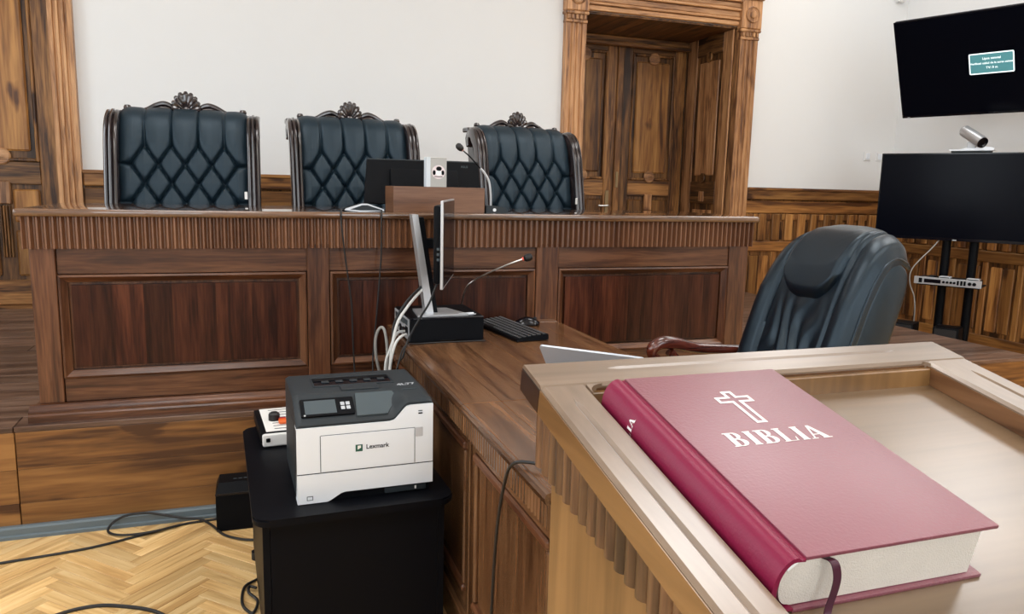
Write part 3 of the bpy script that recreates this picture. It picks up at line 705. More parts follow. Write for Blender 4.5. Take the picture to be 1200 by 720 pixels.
# ------------------------------------------------------------------ clerk desks
def desk(name, label, y0, y1, x0, x1, npan, gap_far=0):
    z = .777; t = thing(name, label, 'desk', ((x0 + x1) / 2, (y0 + y1) / 2, 0))
    nb = 7
    for i in range(nb):
        a = x0 - .012 + (x1 - x0 + .024) * i / nb; b_ = x0 - .012 + (x1 - x0 + .024) * (i + 1) / nb
        part('top_stave', box(B(), a, b_, y0, y1, z - .020, z, .0012 if 0 < i < nb - 1 else .0016), wood('desk', 'y'), t, True)
    part('edge_moulding', prism(B(), [(x0 - .012, z - .028), (x0 - .020, z - .028), (x0 - .024, z - .014), (x0 - .020, z - .004), (x0 - .012, z - .001)], 'y', y0, y1), wood('desk', 'y'), t, True)
    pf = [(x0 - .016 + d, y) for y, d in fluted(y0 + .002, y1 - .002, .0200, .007, .35)] + [(x0 + .02, y1 - .002), (x0 + .02, y0 + .002)]
    part('fluted_apron', prism(B(), pf, 'z', .692, z - .028), wood('desk', 'z'), t, True)
    pf = [(x1 + .010 - d, y) for y, d in fluted(y0 + .002, y1 - .002, .0200, .007, .35)] + [(x1 - .02, y1 - .002), (x1 - .02, y0 + .002)]
    part('fluted_apron', prism(B(), pf, 'z', .692, z - .020), wood('desk', 'z'), t, True)
    part('under_frame', box(B(), x0 + .02, x1 - .02, y0 + .004, y1 - .004, .70, z - .021), wood('desk', 'x'), t, True)
    # panelled modesty side
    xf0, xf1 = x0 + .010, x0 + .034
    pw = (y1 - y0) / npan
    for i in range(npan + 1):
        c_ = y0 + pw * i; a = max(y0 + .004, c_ - .045); b_ = min(y1 - .004, c_ + .045)
        part('stile', box(B(), xf0, xf1, a, b_, .10, .692, .002), wood('desk', 'z'), t, True)
    for i in range(npan):
        a, b_ = y0 + pw * i + .0455, y0 + pw * (i + 1) - .0455
        part('rail', box(B(), xf0 + .001, xf1, a, b_, .645, .691, .002), wood('desk', 'y'), t, True)
        part('rail', box(B(), xf0 + .001, xf1, a, b_, .10, .16, .002), wood('desk', 'y'), t, True)
        pn = part('panel', box(B(), xf0 + .014, xf1, a, b_, .1605, .6445), wood('desk', 'z'), t, True)
        n2 = 3
        for k in range(n2):
            q0 = a + .03 + (b_ - a - .06) * k / n2; q1 = a + .03 + (b_ - a - .06) * (k + 1) / n2
            part('stave', box(B(), xf0 + .006, xf0 + .0139, q0, q1, .185, .62, .0004), wood('desk', 'z'), pn, True)
        for (p0, p1, z0, z1) in ((a, b_, .618, .6445), (a, b_, .1605, .184)):
            part('moulding', box(B(), xf0 - .008, xf0 + .0135, p0, p1, z0, z1, .006), wood('bench', 'y'), pn, True)
        for (p0, p1) in ((a, a + .02), (b_ - .02, b_)):
            part('moulding', box(B(), xf0 - .004, xf0 + .0135, p0, p1, .1845, .6175, .006), wood('desk', 'z'), pn, True)
    part('plinth', box(B(), x0 - .004, x0 + .04, y0 + .004, y1 - .004, 0, .10, .004), wood('desk', 'y'), t, True)
    for yy in (y0 + .004, y1 - .034): part('end_panel', box(B(), x0 + .041, x1 - .03, yy, yy + .03, 0, .699), wood('desk', 'z'), t, True)
    return t
desk('clerk_desk', 'brown wooden clerk desk with fluted edge butting against the judges bench', 2.058, 3.277, .588, 1.362, 2)
desk('clerk_desk', 'shorter wooden desk section with fluted edge joining the clerk desk to the lectern', 1.385, 2.054, .588, 1.362, 1)
# bridge leaf of the desk that runs over the dais edge up to the bench
t = thing('desk_leaf', 'narrow tabletop strip between the clerk desk and judges bench', 'desk', (.975, 3.30, .757))
part('leaf', box(B(), .577, 1.373, 3.2785, 3.352, .757, .777, .001), wood('desk', 'x'), t, True)
part('bracket', box(B(), .62, 1.33, 3.3185, 3.348, .72, .757, .001), wood('desk', 'x'), t, True)

# computer under the monitor
t = thing('desktop_computer', 'small flat black desktop computer lying on the clerk desk under a monitor', 'computer', (.747, 3.09, .777))
prof = [(-.152, .003), (-.06, .003), (-.02, .010), (.03, .010), (.07, .003), (.152, .003), (.152, .100), (-.152, .100)]
part('case', prism(B(), prof, 'y', -.163, .155), BLACK, t)
part('side_panel_edge', box(B(), -.152, .152, -.166, -.163, .094, .1005, .001), BLACKG, t)
part('foot', box(B(), -.13, .13, -.13, .13, 0, .003), RUBBER, t)
bp_ = part('rear_plate', box(B(), -.1555, -.1522, -.150, .150, .010, .094), SILVERP, t)
for i, (a, b_, z0, z1, m_) in enumerate(((-.14, -.09, .03, .06, BLACK), (-.08, -.05, .02, .05, BLACKG), (-.04, -.01, .02, .045, DGREY), (0, .03, .02, .05, BLACK), (.05, .12, .03, .085, DGREY), (-.13, -.07, .066, .088, MGREY), (-.06, .02, .062, .086, MGREY))):
    part('port', box(B(), -.158, -.1556, a, b_, z0, z1, .001), m_, bp_)
t = thing('key_fob', 'small white stick lying on the black desktop computer', 'stick', (.838, 2.965, .8775))
part('stick', tube(B(), [(-.035, .0, .004), (0, .004, .004), (.03, .006, .004)], [.005, .0055, .006], 8), WHITE, t)
part('ring', tube(B(), [(.032 + .009 * math.cos(a), .006 + .009 * math.sin(a), .003) for a in [i * PI / 5 for i in range(11)]], .0016, 6, 2), SILVER, t)

# clerk monitor, seen edge on
t = thing('monitor', 'thin silver-edged monitor seen edge-on, on the black desktop computer', 'monitor', (.735, 3.03, .8775))
part('foot', prism(B(), [(-.105, -.085), (.105, -.080), (.055, .09), (-.09, .09)], 'z', 0, .008), SILVER, t)
part('neck', loft(B(), [[(-.048 + a, b_, .008) for a, b_ in ((-.012, -.03), (.020, -.03), (.020, .03), (-.012, .03))], [(-.108 + a, b_, .405) for a, b_ in ((-.010, -.03), (.014, -.03), (.014, .03), (-.010, .03))]]), SILVER, t)
part('neck_back', loft(B(), [[(-.026 + a, b_, .008) for a, b_ in ((-.001, -.025), (.016, -.025), (.016, .025), (-.001, .025))], [(-.092 + a, b_, .395) for a, b_ in ((-.001, -.025), (.022, -.025), (.022, .025), (-.001, .025))]]), BLACK, t)
pa = math.atan2(3.25 - 2.78, .848 - .684)
mp_ = Matrix.Translation((.766 - .735, 3.015 - 3.03, 1.176 - .8775)) @ Matrix.Rotation(pa, 4, 'Z')   # local x runs along the screen
part('hinge_arm', box(B(), -.085, .012, -.02, .02, .27, .31, .004), BLACK, t)
part('rear_housing', xf(box(B(), -.23, .23, .0055, .034, -.15, .15, .012, 2), mp_), BLACK, t)
part('panel', xf(box(B(), -.249, .249, -.006, .005, -.167, .167, .002), mp_), SILVER, t)
part('screen', xf(box(B(), -.243, .243, -.0075, -.0062, -.158, .161), mp_), SCREEN, t)
for i in range(3): part('button', xf(box(B(), -.2335, -.2302, .010, .020, -.06 + i * .02, -.05 + i * .02, .001), mp_), MGREY, t)

t = thing('desk_microphone', 'black gooseneck microphone with red ring on the clerk desk behind the computer', 'microphone', (.905, 3.305, .777))
part('base', box(B(), -.055, .055, -.035, .035, 0, .035, .006), DGREY, t)
part('gooseneck', tube(B(), [(0, 0, .034), (-.004, -.03, .10), (.0, -.07, .165), (.02, -.10, .205), (.085, -.135, .248), (.17, -.17, .29), (.225, -.185, .312)], .0040, 8), CHROME, t)
part('light_ring', lathe(B(), [(.0075, 0), (.0085, .003), (.0075, .008)], 12, axis_mat((.224, -.185, .312), (.93, -.2, .30))), plain('red_ring', (.85, .12, .08), .4), t)
part('windshield', lathe(B(), [(.008, 0), (.0155, .008), (.017, .022), (.014, .036), (0, .042)], 14, axis_mat((.230, -.187, .314), (.93, -.2, .30))), RUBBER, t)

# keyboard: slim black, running along the desk
kr = math.atan2(2.80 - 3.345, .985 - 1.045)
t = thing('keyboard', 'slim black computer keyboard lying on the clerk desk', 'keyboard', (1.062, 3.08, .777), R_(-83))
KL, KW = .45, .145
part('base', prism(B(), [(-KW / 2, .003), (KW / 2, .003), (KW / 2, .026), (-KW / 2, .014)], 'x', -KL / 2, KL / 2), BLACK, t)
for s in (-1, 1): part('foot', box(B(), s * .19 - .012, s * .19 + .012, .045, .062, 0, .004), RUBBER, t)
kb = B(); box(kb, -.0078, .0078, -.0078, .0078, 0, .005, .0015); km = bpy.data.meshes.new('key'); kb.to_mesh(km); kb.free(); km.materials.append(plain('key_black', (.02, .021, .024), .35))
kb = B(); box(kb, -.052, .052, -.0078, .0078, 0, .005, .0015); ks = bpy.data.meshes.new('key'); kb.to_mesh(ks); kb.free(); ks.materials.append(km.materials[0])
for r in range(6):
    yy = -.057 + r * .0225; zz = .0145 + (yy + KW / 2) / KW * .012
    for c_ in range(21):
        xx = -.21 + c_ * .021
        if r == 0 and 4 <= c_ <= 9:
            if c_ != 6: continue
            o = bpy.data.objects.new('key', ks)
            xx += .01
        else: o = bpy.data.objects.new('key', km)
        COL.objects.link(o); o.parent = t; o.location = (xx, yy, zz); o.rotation_euler = (R_(4.7), 0, 0)
t = thing('computer_mouse', 'black computer mouse on the clerk desk beyond the keyboard', 'mouse', (1.195, 3.215, .777), R_(-100))
def mfn(u, v): return None
rings = []
for i in range(13):
    a = i / 12; w_ = .033 * math.sqrt(max(0, 1 - (abs(a - .5) * 2) ** 3.2)) + .001; h = .006 + .034 * math.sin(PI * (a * .86 + .07)) ** .9
    rings.append([(math.cos(q) * w_ * (1 if math.sin(q) < .2 else .93), (a - .5) * .118, max(.0, .005 + math.sin(q) * (h - .005) if math.sin(q) > 0 else .005 + math.sin(q) * .005)) for q in [j * 2 * PI / 16 for j in range(16)]])
part('shell', loft(B(), rings), BLACKG, t, angle=70)
part('wheel', lathe(B(), [(.009, -.003), (.009, .003)], 12, axis_mat((0, .035, .030), (1, 0, 0))), RUBBER, t)
cable('mouse_cable', 'thin black mouse cable on the clerk desk', [(1.185, 3.272, .782), (1.16, 3.30, .780), (1.09, 3.315, .780), (1.01, 3.318, .780), (.975, 3.30, .780)], .0018, RUBBER)

# laptop with its lid back towards the lectern
t = thing('laptop', 'pale silver laptop with half-open lid on the desk beside the lectern', 'laptop', (.990, 1.990, .777), R_(-46))
part('base', prism(B(), rrect(-.157, .157, 0, .215, .012), 'z', .003, .016), LAPM, t)
part('foot', box(B(), -.14, .14, .02, .19, 0, .003), RUBBER, t)
part('keyboard_field', box(B(), -.135, .135, .03, .12, .016, .0175), BLACK, t)
la = R_(40)
lm = Matrix.Translation((0, .004, .018)) @ Matrix.Rotation(la, 4, 'X')
part('lid', xf(prism(B(), rrect(-.157, .157, .0, .205, .010), 'y', -.006, 0), lm), LAPM, t)
part('screen', xf(box(B(), -.149, .149, .0002, .0012, .012, .198), lm), SCREEN, t)
part('hinge', tube(B(), [(-.12, .002, .018), (.12, .002, .018)], .006, 8), DGREY, t)

# cables at the back of the computer
cg = 'cables behind the clerk computer'
cable('monitor_cable', 'white monitor cable drooping from the silver stand behind the computer', [(.672, 3.02, .985), (.63, 2.99, .955), (.585, 2.95, .915), (.545, 2.93, .86), (.522, 2.92, .77), (.515, 2.92, .70), (.505, 2.93, .55), (.50, 2.95, .25), (.49, 2.96, .02)], .0058, WHITEC)
cable('monitor_cable', 'black monitor cable drooping beside the white one behind the computer', [(.675, 3.03, 1.00), (.632, 3.0, .972), (.580, 2.97, .925), (.538, 2.96, .85), (.528, 2.95, .76), (.515, 2.95, .66), (.515, 2.96, .40), (.512, 2.97, .02)], .0055, RUBBER)
cable('power_cable', 'white cable plugged into the lower back of the computer', [(.585, 2.99, .815), (.555, 2.97, .815), (.535, 2.95, .795), (.515, 2.94, .745), (.50, 2.94, .69), (.495, 2.95, .50), (.485, 2.96, .02)], .0055, WHITEC)
cable('power_cable', 'second white cable curving from computer over the desk edge', [(.585, 2.95, .81), (.56, 2.925, .808), (.535, 2.91, .785), (.518, 2.90, .735), (.510, 2.90, .66), (.507, 2.91, .40), (.50, 2.92, .02)], .0055, WHITEC)
cable('network_cable', 'short grey cable loop standing up behind the printer', [(.50, 3.07, .62), (.482, 3.06, .70), (.478, 3.05, .77), (.488, 3.04, .815), (.505, 3.03, .825), (.515, 3.02, .79), (.52, 3.01, .70), (.52, 3.0, .40), (.52, 3.0, .02)], .006, GREYC)
cable('usb_cable', 'thin black cable running from monitor back down across the computer', [(.690, 2.86, 1.03), (.675, 2.86, .995), (.655, 2.86, .945), (.625, 2.875, .89), (.600, 2.88, .845), (.575, 2.88, .795), (.556, 2.87, .74), (.53, 2.86, .68), (.525, 2.86, .40), (.52, 2.87, .02)], .0042, RUBBER)
cable('usb_cable', 'thin black cable lying along the foot of the computer and over the desk edge', [(.90, 2.905, .780), (.80, 2.908, .780), (.70, 2.908, .780), (.62, 2.898, .781), (.575, 2.88, .784), (.552, 2.868, .760), (.530, 2.85, .70), (.50, 2.85, .63), (.50, 2.86, .30), (.49, 2.87, .02)], .003, RUBBER)
cable('desk_cable', 'black cable hanging over the edge of the short desk section', [(.70, 1.42, .782), (.64, 1.47, .787), (.585, 1.525, .790), (.556, 1.565, .775), (.550, 1.60, .72), (.548, 1.64, .60), (.548, 1.665, .45), (.548, 1.68, .25), (.545, 1.68, .05), (.52, 1.70, .005)], .0040, RUBBER)
# ------------------------------------------------------------------ printer stand, printer
SZ = .489
t = thing('printer_stand', 'low black printer cabinet with rounded overhanging top, beside the clerk desk', 'cabinet', (.26, 2.48, 0), R_(2.0))
bm = B(); prism(bm, rrect(-.285, .285, -.42, .44, .045, 8), 'z', SZ - .022, SZ)
bmesh.ops.bevel(bm, geom=[e for e in bm.edges if abs(e.verts[0].co.z - e.verts[1].co.z) < 1e-5], offset=.005, segments=2, affect='EDGES')
part('top', bm, MELAM, t)
for s in (-1, 1): part('side_panel', box(B(), s * .25 - .010, s * .25 + .010, -.385, .42, .03, SZ - .022, .001), MELAM, t)
part('front_panel', box(B(), -.2395, .2395, -.385, -.367, .05, SZ - .0225, .001), MELAM, t)
part('back_panel', box(B(), -.2395, .2395, .40, .415, .05, SZ - .0225), MELAM, t)
part('bottom', box(B(), -.2395, .2395, -.3665, .3995, .05, .068), MELAM, t)
for a in (-1, 1):
    for b_ in (-1, 1): part('foot', lathe(B(), [(.02, 0), (.02, .03)], 12, Matrix.Translation((a * .25, b_ * .36, 0))), RUBBER, t)

t = thing('printer', 'white and dark grey laser printer standing on the black cabinet', 'printer', (.3085, 2.142, SZ), R_(1.8)); t.scale = (.965, .965, .97)
HWp = .2045; PD = .374
def zf(x):
    u = min(1, max(0, (x - .075) / .055)); u = u * u * (3 - 2 * u); return .246 + .046 * u
def ztop(x, y):
    k = .115
    if y >= k: return .302
    u = y / k; return zf(x) + (.302 - zf(x)) * (u * (1.25 - .25 * u) if u < 1 else 1)
NX, NYp = 40, 24
def tf(u, v): x = -HWp + 2 * HWp * u; y = PD * v; e = .006 * (max(0, 1 - y / .012) ** 2 + max(0, 1 - (PD - y) / .012) ** 2 + max(0, 1 - (HWp - abs(x)) / .010) ** 2); return (x, y, ztop(x, y) - e)
def tb(u, v): x = -HWp + 2 * HWp * u; return (x, PD * v, zf(x) - .013)
part('top_cover', slab_grid(B(), tf, tb, NX, NYp), DGREY, t, angle=40)
# sides and back in dark grey
part('side_shell', prism(B(), [(.03, .012), (PD, .012), (PD, .236), (.0, .226), (.0, .1)], 'x', -HWp, -HWp + .012), DGREY, t)
part('side_shell', prism(B(), [(.03, .012), (PD, .012), (PD, .236), (.0, .226), (.0, .1)], 'x', HWp - .012, HWp), DGREY, t)
part('chassis', box(B(), -HWp + .0125, HWp - .0125, .045, PD, .006, .225), BLACK, t)
# white front and paper drawer
xs_ = [-HWp + i * 2 * HWp / 24 for i in range(25)]
fr = [(-HWp, .094), (HWp, .094)] + [(x, zf(x) - .0135) for x in reversed(xs_)]
bm = prism(B(), fr, 'y', -.004, .045); part('front_shell', bm, WHITE, t)
dr = [(-HWp, .002), (-.118, .002), (-.108, .006), (-.078, .024), (-.066, .027), (HWp, .027), (HWp, .0905), (-HWp, .0905)]
dw = part('paper_drawer', prism(B(), dr, 'y', -.005, .045), WHITE, t)
part('drawer_recess', box(B(), -.10, .195, .006, .044, .001, .0265), BLACK, t)
part('drawer_grip', box(B(), .055, .185, .0, .0055, .004, .022, .002), DGREY, t)
part('drawer_mark', box(B(), .148, .153, -.001, -.0002, .009, .019), PAPERW, t)
part('size_mark', box(B(), -.178, -.160, -.0058, -.0051, .012, .025), MGREY, dw)
part('size_mark', box(B(), -.176, -.162, -.0062, -.0059, .014, .023), WHITE, dw)
fd = part('feeder_door', box(B(), -.135, .146, -.0056, -.0042, .0955, .2055, .0008), WHITE, t)
for (a, b_, z0, z1) in ((-.1375, -.1355, .0955, .206), (.1465, .1480, .0955, .2075), (-.1355, .1465, .206, .2075)): part('door_gap', box(B(), a, b_, -.0048, -.0038, z0, z1), MGREY, t)
part('latch_recess', box(B(), .150, .172, -.0050, -.0042, .178, .2065, .001), plain('pale_grey', (.52, .52, .54), .4), t)
part('drawer_gap', box(B(), -HWp + .001, HWp - .001, -.002, .01, .0906, .0939), BLACK, t)
part('power_led', box(B(), .158, .171, -.0055, -.0042, .249, .253), BLACK, t)
part('power_mark', box(B(), .158, .171, -.0048, -.0041, .257, .260), MGREY, t)
lg = part('logo_square', box(B(), -.034, -.013, -.0066, -.0057, .149, .170), GREEN, fd)
bm = B(); prism(bm, [(-.028, .155), (-.018, .160), (-.018, .167), (-.028, .167)], 'y', -.0070, -.0067); part('logo_mark', bm, PAPERW, lg)
part('logo_lettering', xf(text_bm('Lexmark', .0195, bold=.0003), Matrix.Translation((.032, -.0060, .1605)) @ Matrix.Rotation(PI / 2, 4, 'X')), BLACK, fd)
# control panel on the slope
ang = math.atan2(.302 - .246, .115) * 1.05
cm = Matrix.Translation((-.095, .046, ztop(-.1, .046) + .0005)) @ Matrix.Rotation(ang, 4, 'X')
cp = part('control_panel', xf(prism(B(), rrect(-.092, .066, -.032, .042, .006), 'z', -.006, .005), cm), BLACK, t)
part('display', xf(box(B(), -.080, .012, -.024, .034, .0048, .0058, .0005), cm), MGREY, cp)
for i in range(4):
    a, b_ = i % 2, i // 2
    part('button', xf(box(B(), .026 + a * .016, .038 + a * .016, -.012 + b_ * .018, .002 + b_ * .018, .0048, .0062, .001), cm), SILVERP, cp)
part('led', xf(lathe(B(), [(.003, 0), (.003, .0014)], 8, Matrix.Translation((-.082, -.028, .0048))), cm), SILVERP, cp)
part('slope_inlay', xf(prism(B(), [(-.026, -.040), (.066, -.040), (.108, .030), (.096, .058), (-.018, .058)], 'z', -.002, .0025), Matrix.Translation((0, .046, ztop(0, .046))) @ Matrix.Rotation(ang, 4, 'X')), MGREY, t)
# output slot
part('output_slot', box(B(), -.128, .118, .195, .292, .3015, .3025), BLACKG, t)
for y0, y1, x0, x1 in ((.292, .300, -.134, .124), (.187, .195, -.134, .124), (.195, .292, -.134, -.128), (.195, .292, .118, .124)): part('slot_rim', box(B(), x0, x1, y0, y1, .3, .306, .002), DGREY, t)
part('slot_cover', box(B(), -.128, .118, .255, .2915, .3026, .3050, .001), BLACK, t)
for x in (-.09, -.045, 0, .045, .09): part('exit_roller', box(B(), x - .012, x + .012, .23, .252, .3026, .3062, .002), DGREY, t)
part('paper_stop', box(B(), -.055, .065, .128, .186, .3016, .3060, .002), DGREY, t)
part('model_lettering', xf(text_bm('4L77', .030, bold=.0006), Matrix.Translation((.155, .155, .3028)) @ Matrix.Rotation(R_(4), 4, 'Z')), SILVERP, t)
part('model_line', box(B(), .130, .178, .095, .100, .3015, .3026), MGREY, t)

t = thing('power_box', 'white and black slotted box with orange and black plugs, half behind the printer', 'device', (.115, 2.815, SZ), R_(4))
part('body', box(B(), -.105, .09, -.145, .145, .012, .052, .006, 2), BLACK, t)
part('front_rim', box(B(), -.100, .09, -.162, -.1455, .004, .050, .010, 3), SWITCH, t)
part('port', box(B(), -.088, -.074, -.1635, -.162, .022, .036, .002), BLACK, t)
tp = part('label_sheet', box(B(), -.085, .09, -.14, .14, .0522, .0535), PAPERW, t)
for i in range(8): part('ruled_line', box(B(), -.055, .085, -.118 + i * .033, -.112 + i * .033, .0536, .0541), MGREY, tp)
part('plug', lathe(B(), [(.020, 0), (.020, .022), (.012, .030), (0, .030)], 12, Matrix.Translation((-.045, -.01, .0535))), RUBBER, t)
part('rocker', box(B(), -.035, .0, -.075, -.045, .0541, .068, .004), ORANGE, t)
part('rocker', box(B(), -.032, -.004, -.044, -.022, .0541, .066, .004), RED, t)

t = thing('floor_box', 'small black box standing on the parquet against the dais', 'box', (-.025, 3.17, 0))  # black box taken for a UPS, not a speaker
part('case', loft(B(), [[(-.128, -.066, z), (.118, -.066, z), (.118, .07, z), (-.128, .07, z)] for z in (0, .158)] + [[(-.115, -.030, .192), (.105, -.030, .192), (.105, .068, .192), (-.115, .068, .192)]]), BLACK, t)
part('front_edge', box(B(), -.129, .119, -.0675, -.0655, .150, .160, .001), BLACKG, t)
for i in range(3): part('mark', box(B(), -.06 + i * .02, -.048 + i * .02, -.0 , .008, .1922, .1928), MGREY, t)

# cables on the parquet
cable('floor_cable', 'long black cable running across the parquet along the dais foot', [(-1.4, 2.98, .005), (-.887, 3.043, .005), (-.618, 3.081, .005), (-.45, 3.14, .005), (-.286, 3.205, .005), (-.16, 3.222, .005), (-.14, 3.222, .02)], .005, RUBBER)
cable('floor_cable', 'black cable looped against the dais foot by the small black box', [(-.30, 3.190, .010), (-.40, 3.150, .012), (-.50, 3.155, .010), (-.557, 3.20, .010), (-.548, 3.235, .03), (-.50, 3.238, .054), (-.43, 3.238, .058), (-.36, 3.236, .042), (-.29, 3.226, .024), (-.22, 3.212, .016), (-.172, 3.155, .008), (-.125, 3.06, .006), (-.06, 3.00, .006), (.0, 2.975, .006)], .005, RUBBER)
cable('floor_cable', 'black cable arching over the parquet in front of the dais', [(-.75, 2.48, .005), (-.63, 2.60, .005), (-.514, 2.632, .005), (-.408, 2.596, .005), (-.319, 2.538, .005), (-.25, 2.45, .005)], .006, RUBBER)
cable('floor_cable', 'coil of black cable on the parquet beside the black cabinet', [(-.005, 2.66, .006), (-.045, 2.62, .006), (-.055, 2.54, .006), (-.047, 2.48, .006), (-.02, 2.44, .006), (-.005, 2.50, .012), (-.032, 2.56, .014), (-.03, 2.60, .014), (-.008, 2.585, .014)], .005, RUBBER)

# ------------------------------------------------------------------ lectern
TH = .2048; CC = -.2741; TK = .0415
def PLn(x, l, o): return (x, l * math.cos(TH) - o * math.sin(TH), 1.40 + l * math.sin(TH) + o * math.cos(TH))
FT = CC - .0186; BED = CC - TK                                  # frame top and bed heights above the slope datum
X0, X1, LF, LN = .240, .737, .607, .150
I0, I1, IF, IN = .283, .681, .5573, .195
t = thing('lectern', 'light brown wooden witness lectern with recessed sloping top and fluted sides', 'lectern', ((X0 + X1) / 2, .42, 0))
def lbox(x0, x1, l0, l1, o0, o1, bev=0, seg=2):
    bm = box(B(), x0, x1, l0, l1, o0, o1, bev, seg)
    for v in bm.verts: v.co = PLn(*v.co)
    return bm
def grooved(x0, x1, l0, l1, along, g0, g1, gc):
    """rail with a V groove from g0 to g1 along its length, centred at gc across"""
    bm = B(); gw, gd = .0030, .0025; o1 = FT; o0 = FT - .026; bv = .003
    if along == 'x': a0, a1, c0, c1 = x0, x1, l0, l1
    else: a0, a1, c0, c1 = l0, l1, x0, x1
    secs = [(a0, 0), (g0, 0), (g0 + .012, 1), (g1 - .012, 1), (g1, 0), (a1, 0)]
    rings = []
    for a, k in secs:
        sec = [(c0, o0), (c0, o1 - bv), (c0 + bv, o1), (gc - gw * (.2 + .8 * k), o1), (gc, o1 - gd * k), (gc + gw * (.2 + .8 * k), o1), (c1 - bv, o1), (c1, o1 - bv), (c1, o0)]
        rings.append([PLn(a, c, o) if along == 'x' else PLn(c, a, o) for c, o in sec])
    return loft(bm, rings)
LTX, LTY = wood('ltop_glare', 'x'), wood('ltop_glare', 'y')
top = part('far_rail', grooved(X0, X1, IF, LF, 'x', .318, .664, .5865), LTX, t, True, 25)
part('near_rail', grooved(X0, X1, LN, IN, 'x', .318, .664, .172), LTX, t, True, 25)
part('side_rail', grooved(X0, I0, IN + .0004, IF - .0004, 'y', .205, .532, .2605), LTY, t, True, 25)
part('side_rail', grooved(I1, X1, IN + .0004, IF - .0004, 'y', .205, .530, .713), LTY, t, True, 25)
# end grain and outer edges of the frame, in the wood's own brown
part('end_grain', lbox(X0 - .0012, X0 - .0002, IF + .001, LF - .002, FT - .026, FT - .004), wood('ebony', 'y'), t, True)
part('edge_band', lbox(X0 - .0012, X0 - .0002, LN, IF, FT - .026, FT - .0035), wood('lectern', 'y'), t, True)
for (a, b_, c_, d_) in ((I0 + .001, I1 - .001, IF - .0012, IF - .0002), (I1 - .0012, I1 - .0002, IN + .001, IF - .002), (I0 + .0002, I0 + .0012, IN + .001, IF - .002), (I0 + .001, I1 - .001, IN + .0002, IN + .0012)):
    part('inner_band', lbox(a, b_, c_, d_, FT - .0225, FT - .0045), wood('desk', 'x' if b_ - a > .1 else 'y'), t, True)  # added browner strips, because the rail wood carries glare in its colour
# rounded inner corners
for cx_, sx in ((I0, 1), (I1, -1)):
    r_ = .016 if sx > 0 else .006; pts = [(cx_, IF)] + [(cx_ + sx * (r_ - r_ * math.cos(a)), IF - r_ + r_ * math.sin(a)) for a in [k * PI / 2 / 6 for k in range(7)]]
    bm = B(); prism(bm, pts, 'z', FT - .0225, FT - .0003)
    for v in bm.verts: v.co = PLn(*v.co)
    part('corner_fillet', bm, LTX, t, True)
part('bed', lbox(I0 - .012, I1 + .012, IN - .012, IF + .012, BED - .012, BED), wood('lbed', 'x'), t, True)
for (a, b_, c_, d_) in ((I0 + .001, I1 - .001, IF - .0022, IF - .0002),): part('bed_gap', lbox(a, b_, c_, d_, BED, BED + .0012), PAPERW, t, True)
# body
def ztop_at(y):        # underside of the frame above y
    o = FT - .0265; l = (y + o * math.sin(TH)) / math.cos(TH); return 1.40 + l * math.sin(TH) + o * math.cos(TH)
def zval(y): return 1.118 + (y - .42) * .12       # lower edge of the fluted valance
bx0, bx1, by0, by1 = .258, .719, .205, .618
part('side_panel', prism(B(), [(by0, .06), (by1, .06), (by1, ztop_at(by1) - .003), (by0, ztop_at(by0) - .003)], 'x', bx0, bx0 + .02), wood('lectern', 'z'), t, True)
part('side_panel', prism(B(), [(by0, .06), (by1, .06), (by1, ztop_at(by1) - .003), (by0, ztop_at(by0) - .003)], 'x', bx1 - .02, bx1), wood('lectern', 'z'), t, True)
part('front_panel', box(B(), bx0 + .0205, bx1 - .0205, by1 - .02, by1, .06, 1.22, .001), wood('lectern', 'z'), t, True)
part('shelf', box(B(), bx0 + .0205, bx1 - .0205, by0 + .02, by1 - .0205, .80, .82), wood('lectern', 'x'), t, True)
part('plinth', box(B(), bx0 - .015, bx1 + .015, by0 - .01, by1 + .015, 0, .06, .006), wood('lectern', 'x'), t, True)
# fluted valance: every flute a half round of its own, cut to the slope of the top
pit = .0165
def flute(x, y, nx, ny):
    bm = B(); hw = pit / 2 - .0004; rings = [[], []]
    sec = [(-hw, .0)] + [(-hw * math.cos(a), .0085 * math.sin(a)) for a in [k * PI / 7 for k in range(1, 7)]] + [(hw, .0)]
    sec = [(-hw, -.012)] + sec + [(hw, -.012)]
    tx, ty = -ny, nx
    for s, d in sec:
        px, py = x + tx * s + nx * d, y + ty * s + ny * d
        rings[0].append((px, py, zval(py))); rings[1].append((px, py, ztop_at(py)))
    return part('flute', loft(bm, rings), wood('flute', 'z'), t, True, 50)
yy = .632
while yy > .215: flute(.2555, yy, -1, 0); flute(.7215, yy, 1, 0); yy -= pit
xx = .2665
while xx < .715: flute(xx, .6285, 0, 1); xx += pit
for xa in (.2665, .7015):
    part('valance_board', loft(B(), [[(xa, y_, zval(y_) + .003), (xa + .009, y_, zval(y_) + .003), (xa + .009, y_, ztop_at(y_) - .002), (xa, y_, ztop_at(y_) - .002)] for y_ in (.21, .616)]), wood('flute', 'z'), t, True)

# ------------------------------------------------------------------ bible on the lectern
o3 = PLn(.2972, .5271 - .24, BED)
bk = thing('book', 'thick maroon hardback book with cross and title, lying on the lectern', 'book', o3); bk.rotation_euler = (TH, 0, 0)
BW, BL_ = .1596, .24; T = TK
part('front_board', box(B(), .0065, BW, 0, BL_, T - .0028, T, .0008, 2), MAROON, bk)
part('back_board', box(B(), .0065, BW, 0, BL_, .0, .0028, .0008, 2), MAROON, bk)
def arc(rx, rz, n=16): return [(-rx * math.sin(PI * i / n), T / 2 + rz * math.cos(PI * i / n)) for i in range(n + 1)]
sp = [(.0068, T - .0016)] + [(.004, T - .0022), (.0015, T - .0002)] + arc(.0125, T / 2)[0:] + [(.0015, .0002), (.004, .0022), (.0068, .0016)]
sp_in = [(.0068, .0035), (.001, .003)] + [(x + .0005, z) for x, z in arc(.0095, T / 2 - .003)][::-1] + [(.001, T - .003), (.0068, T - .0035)]
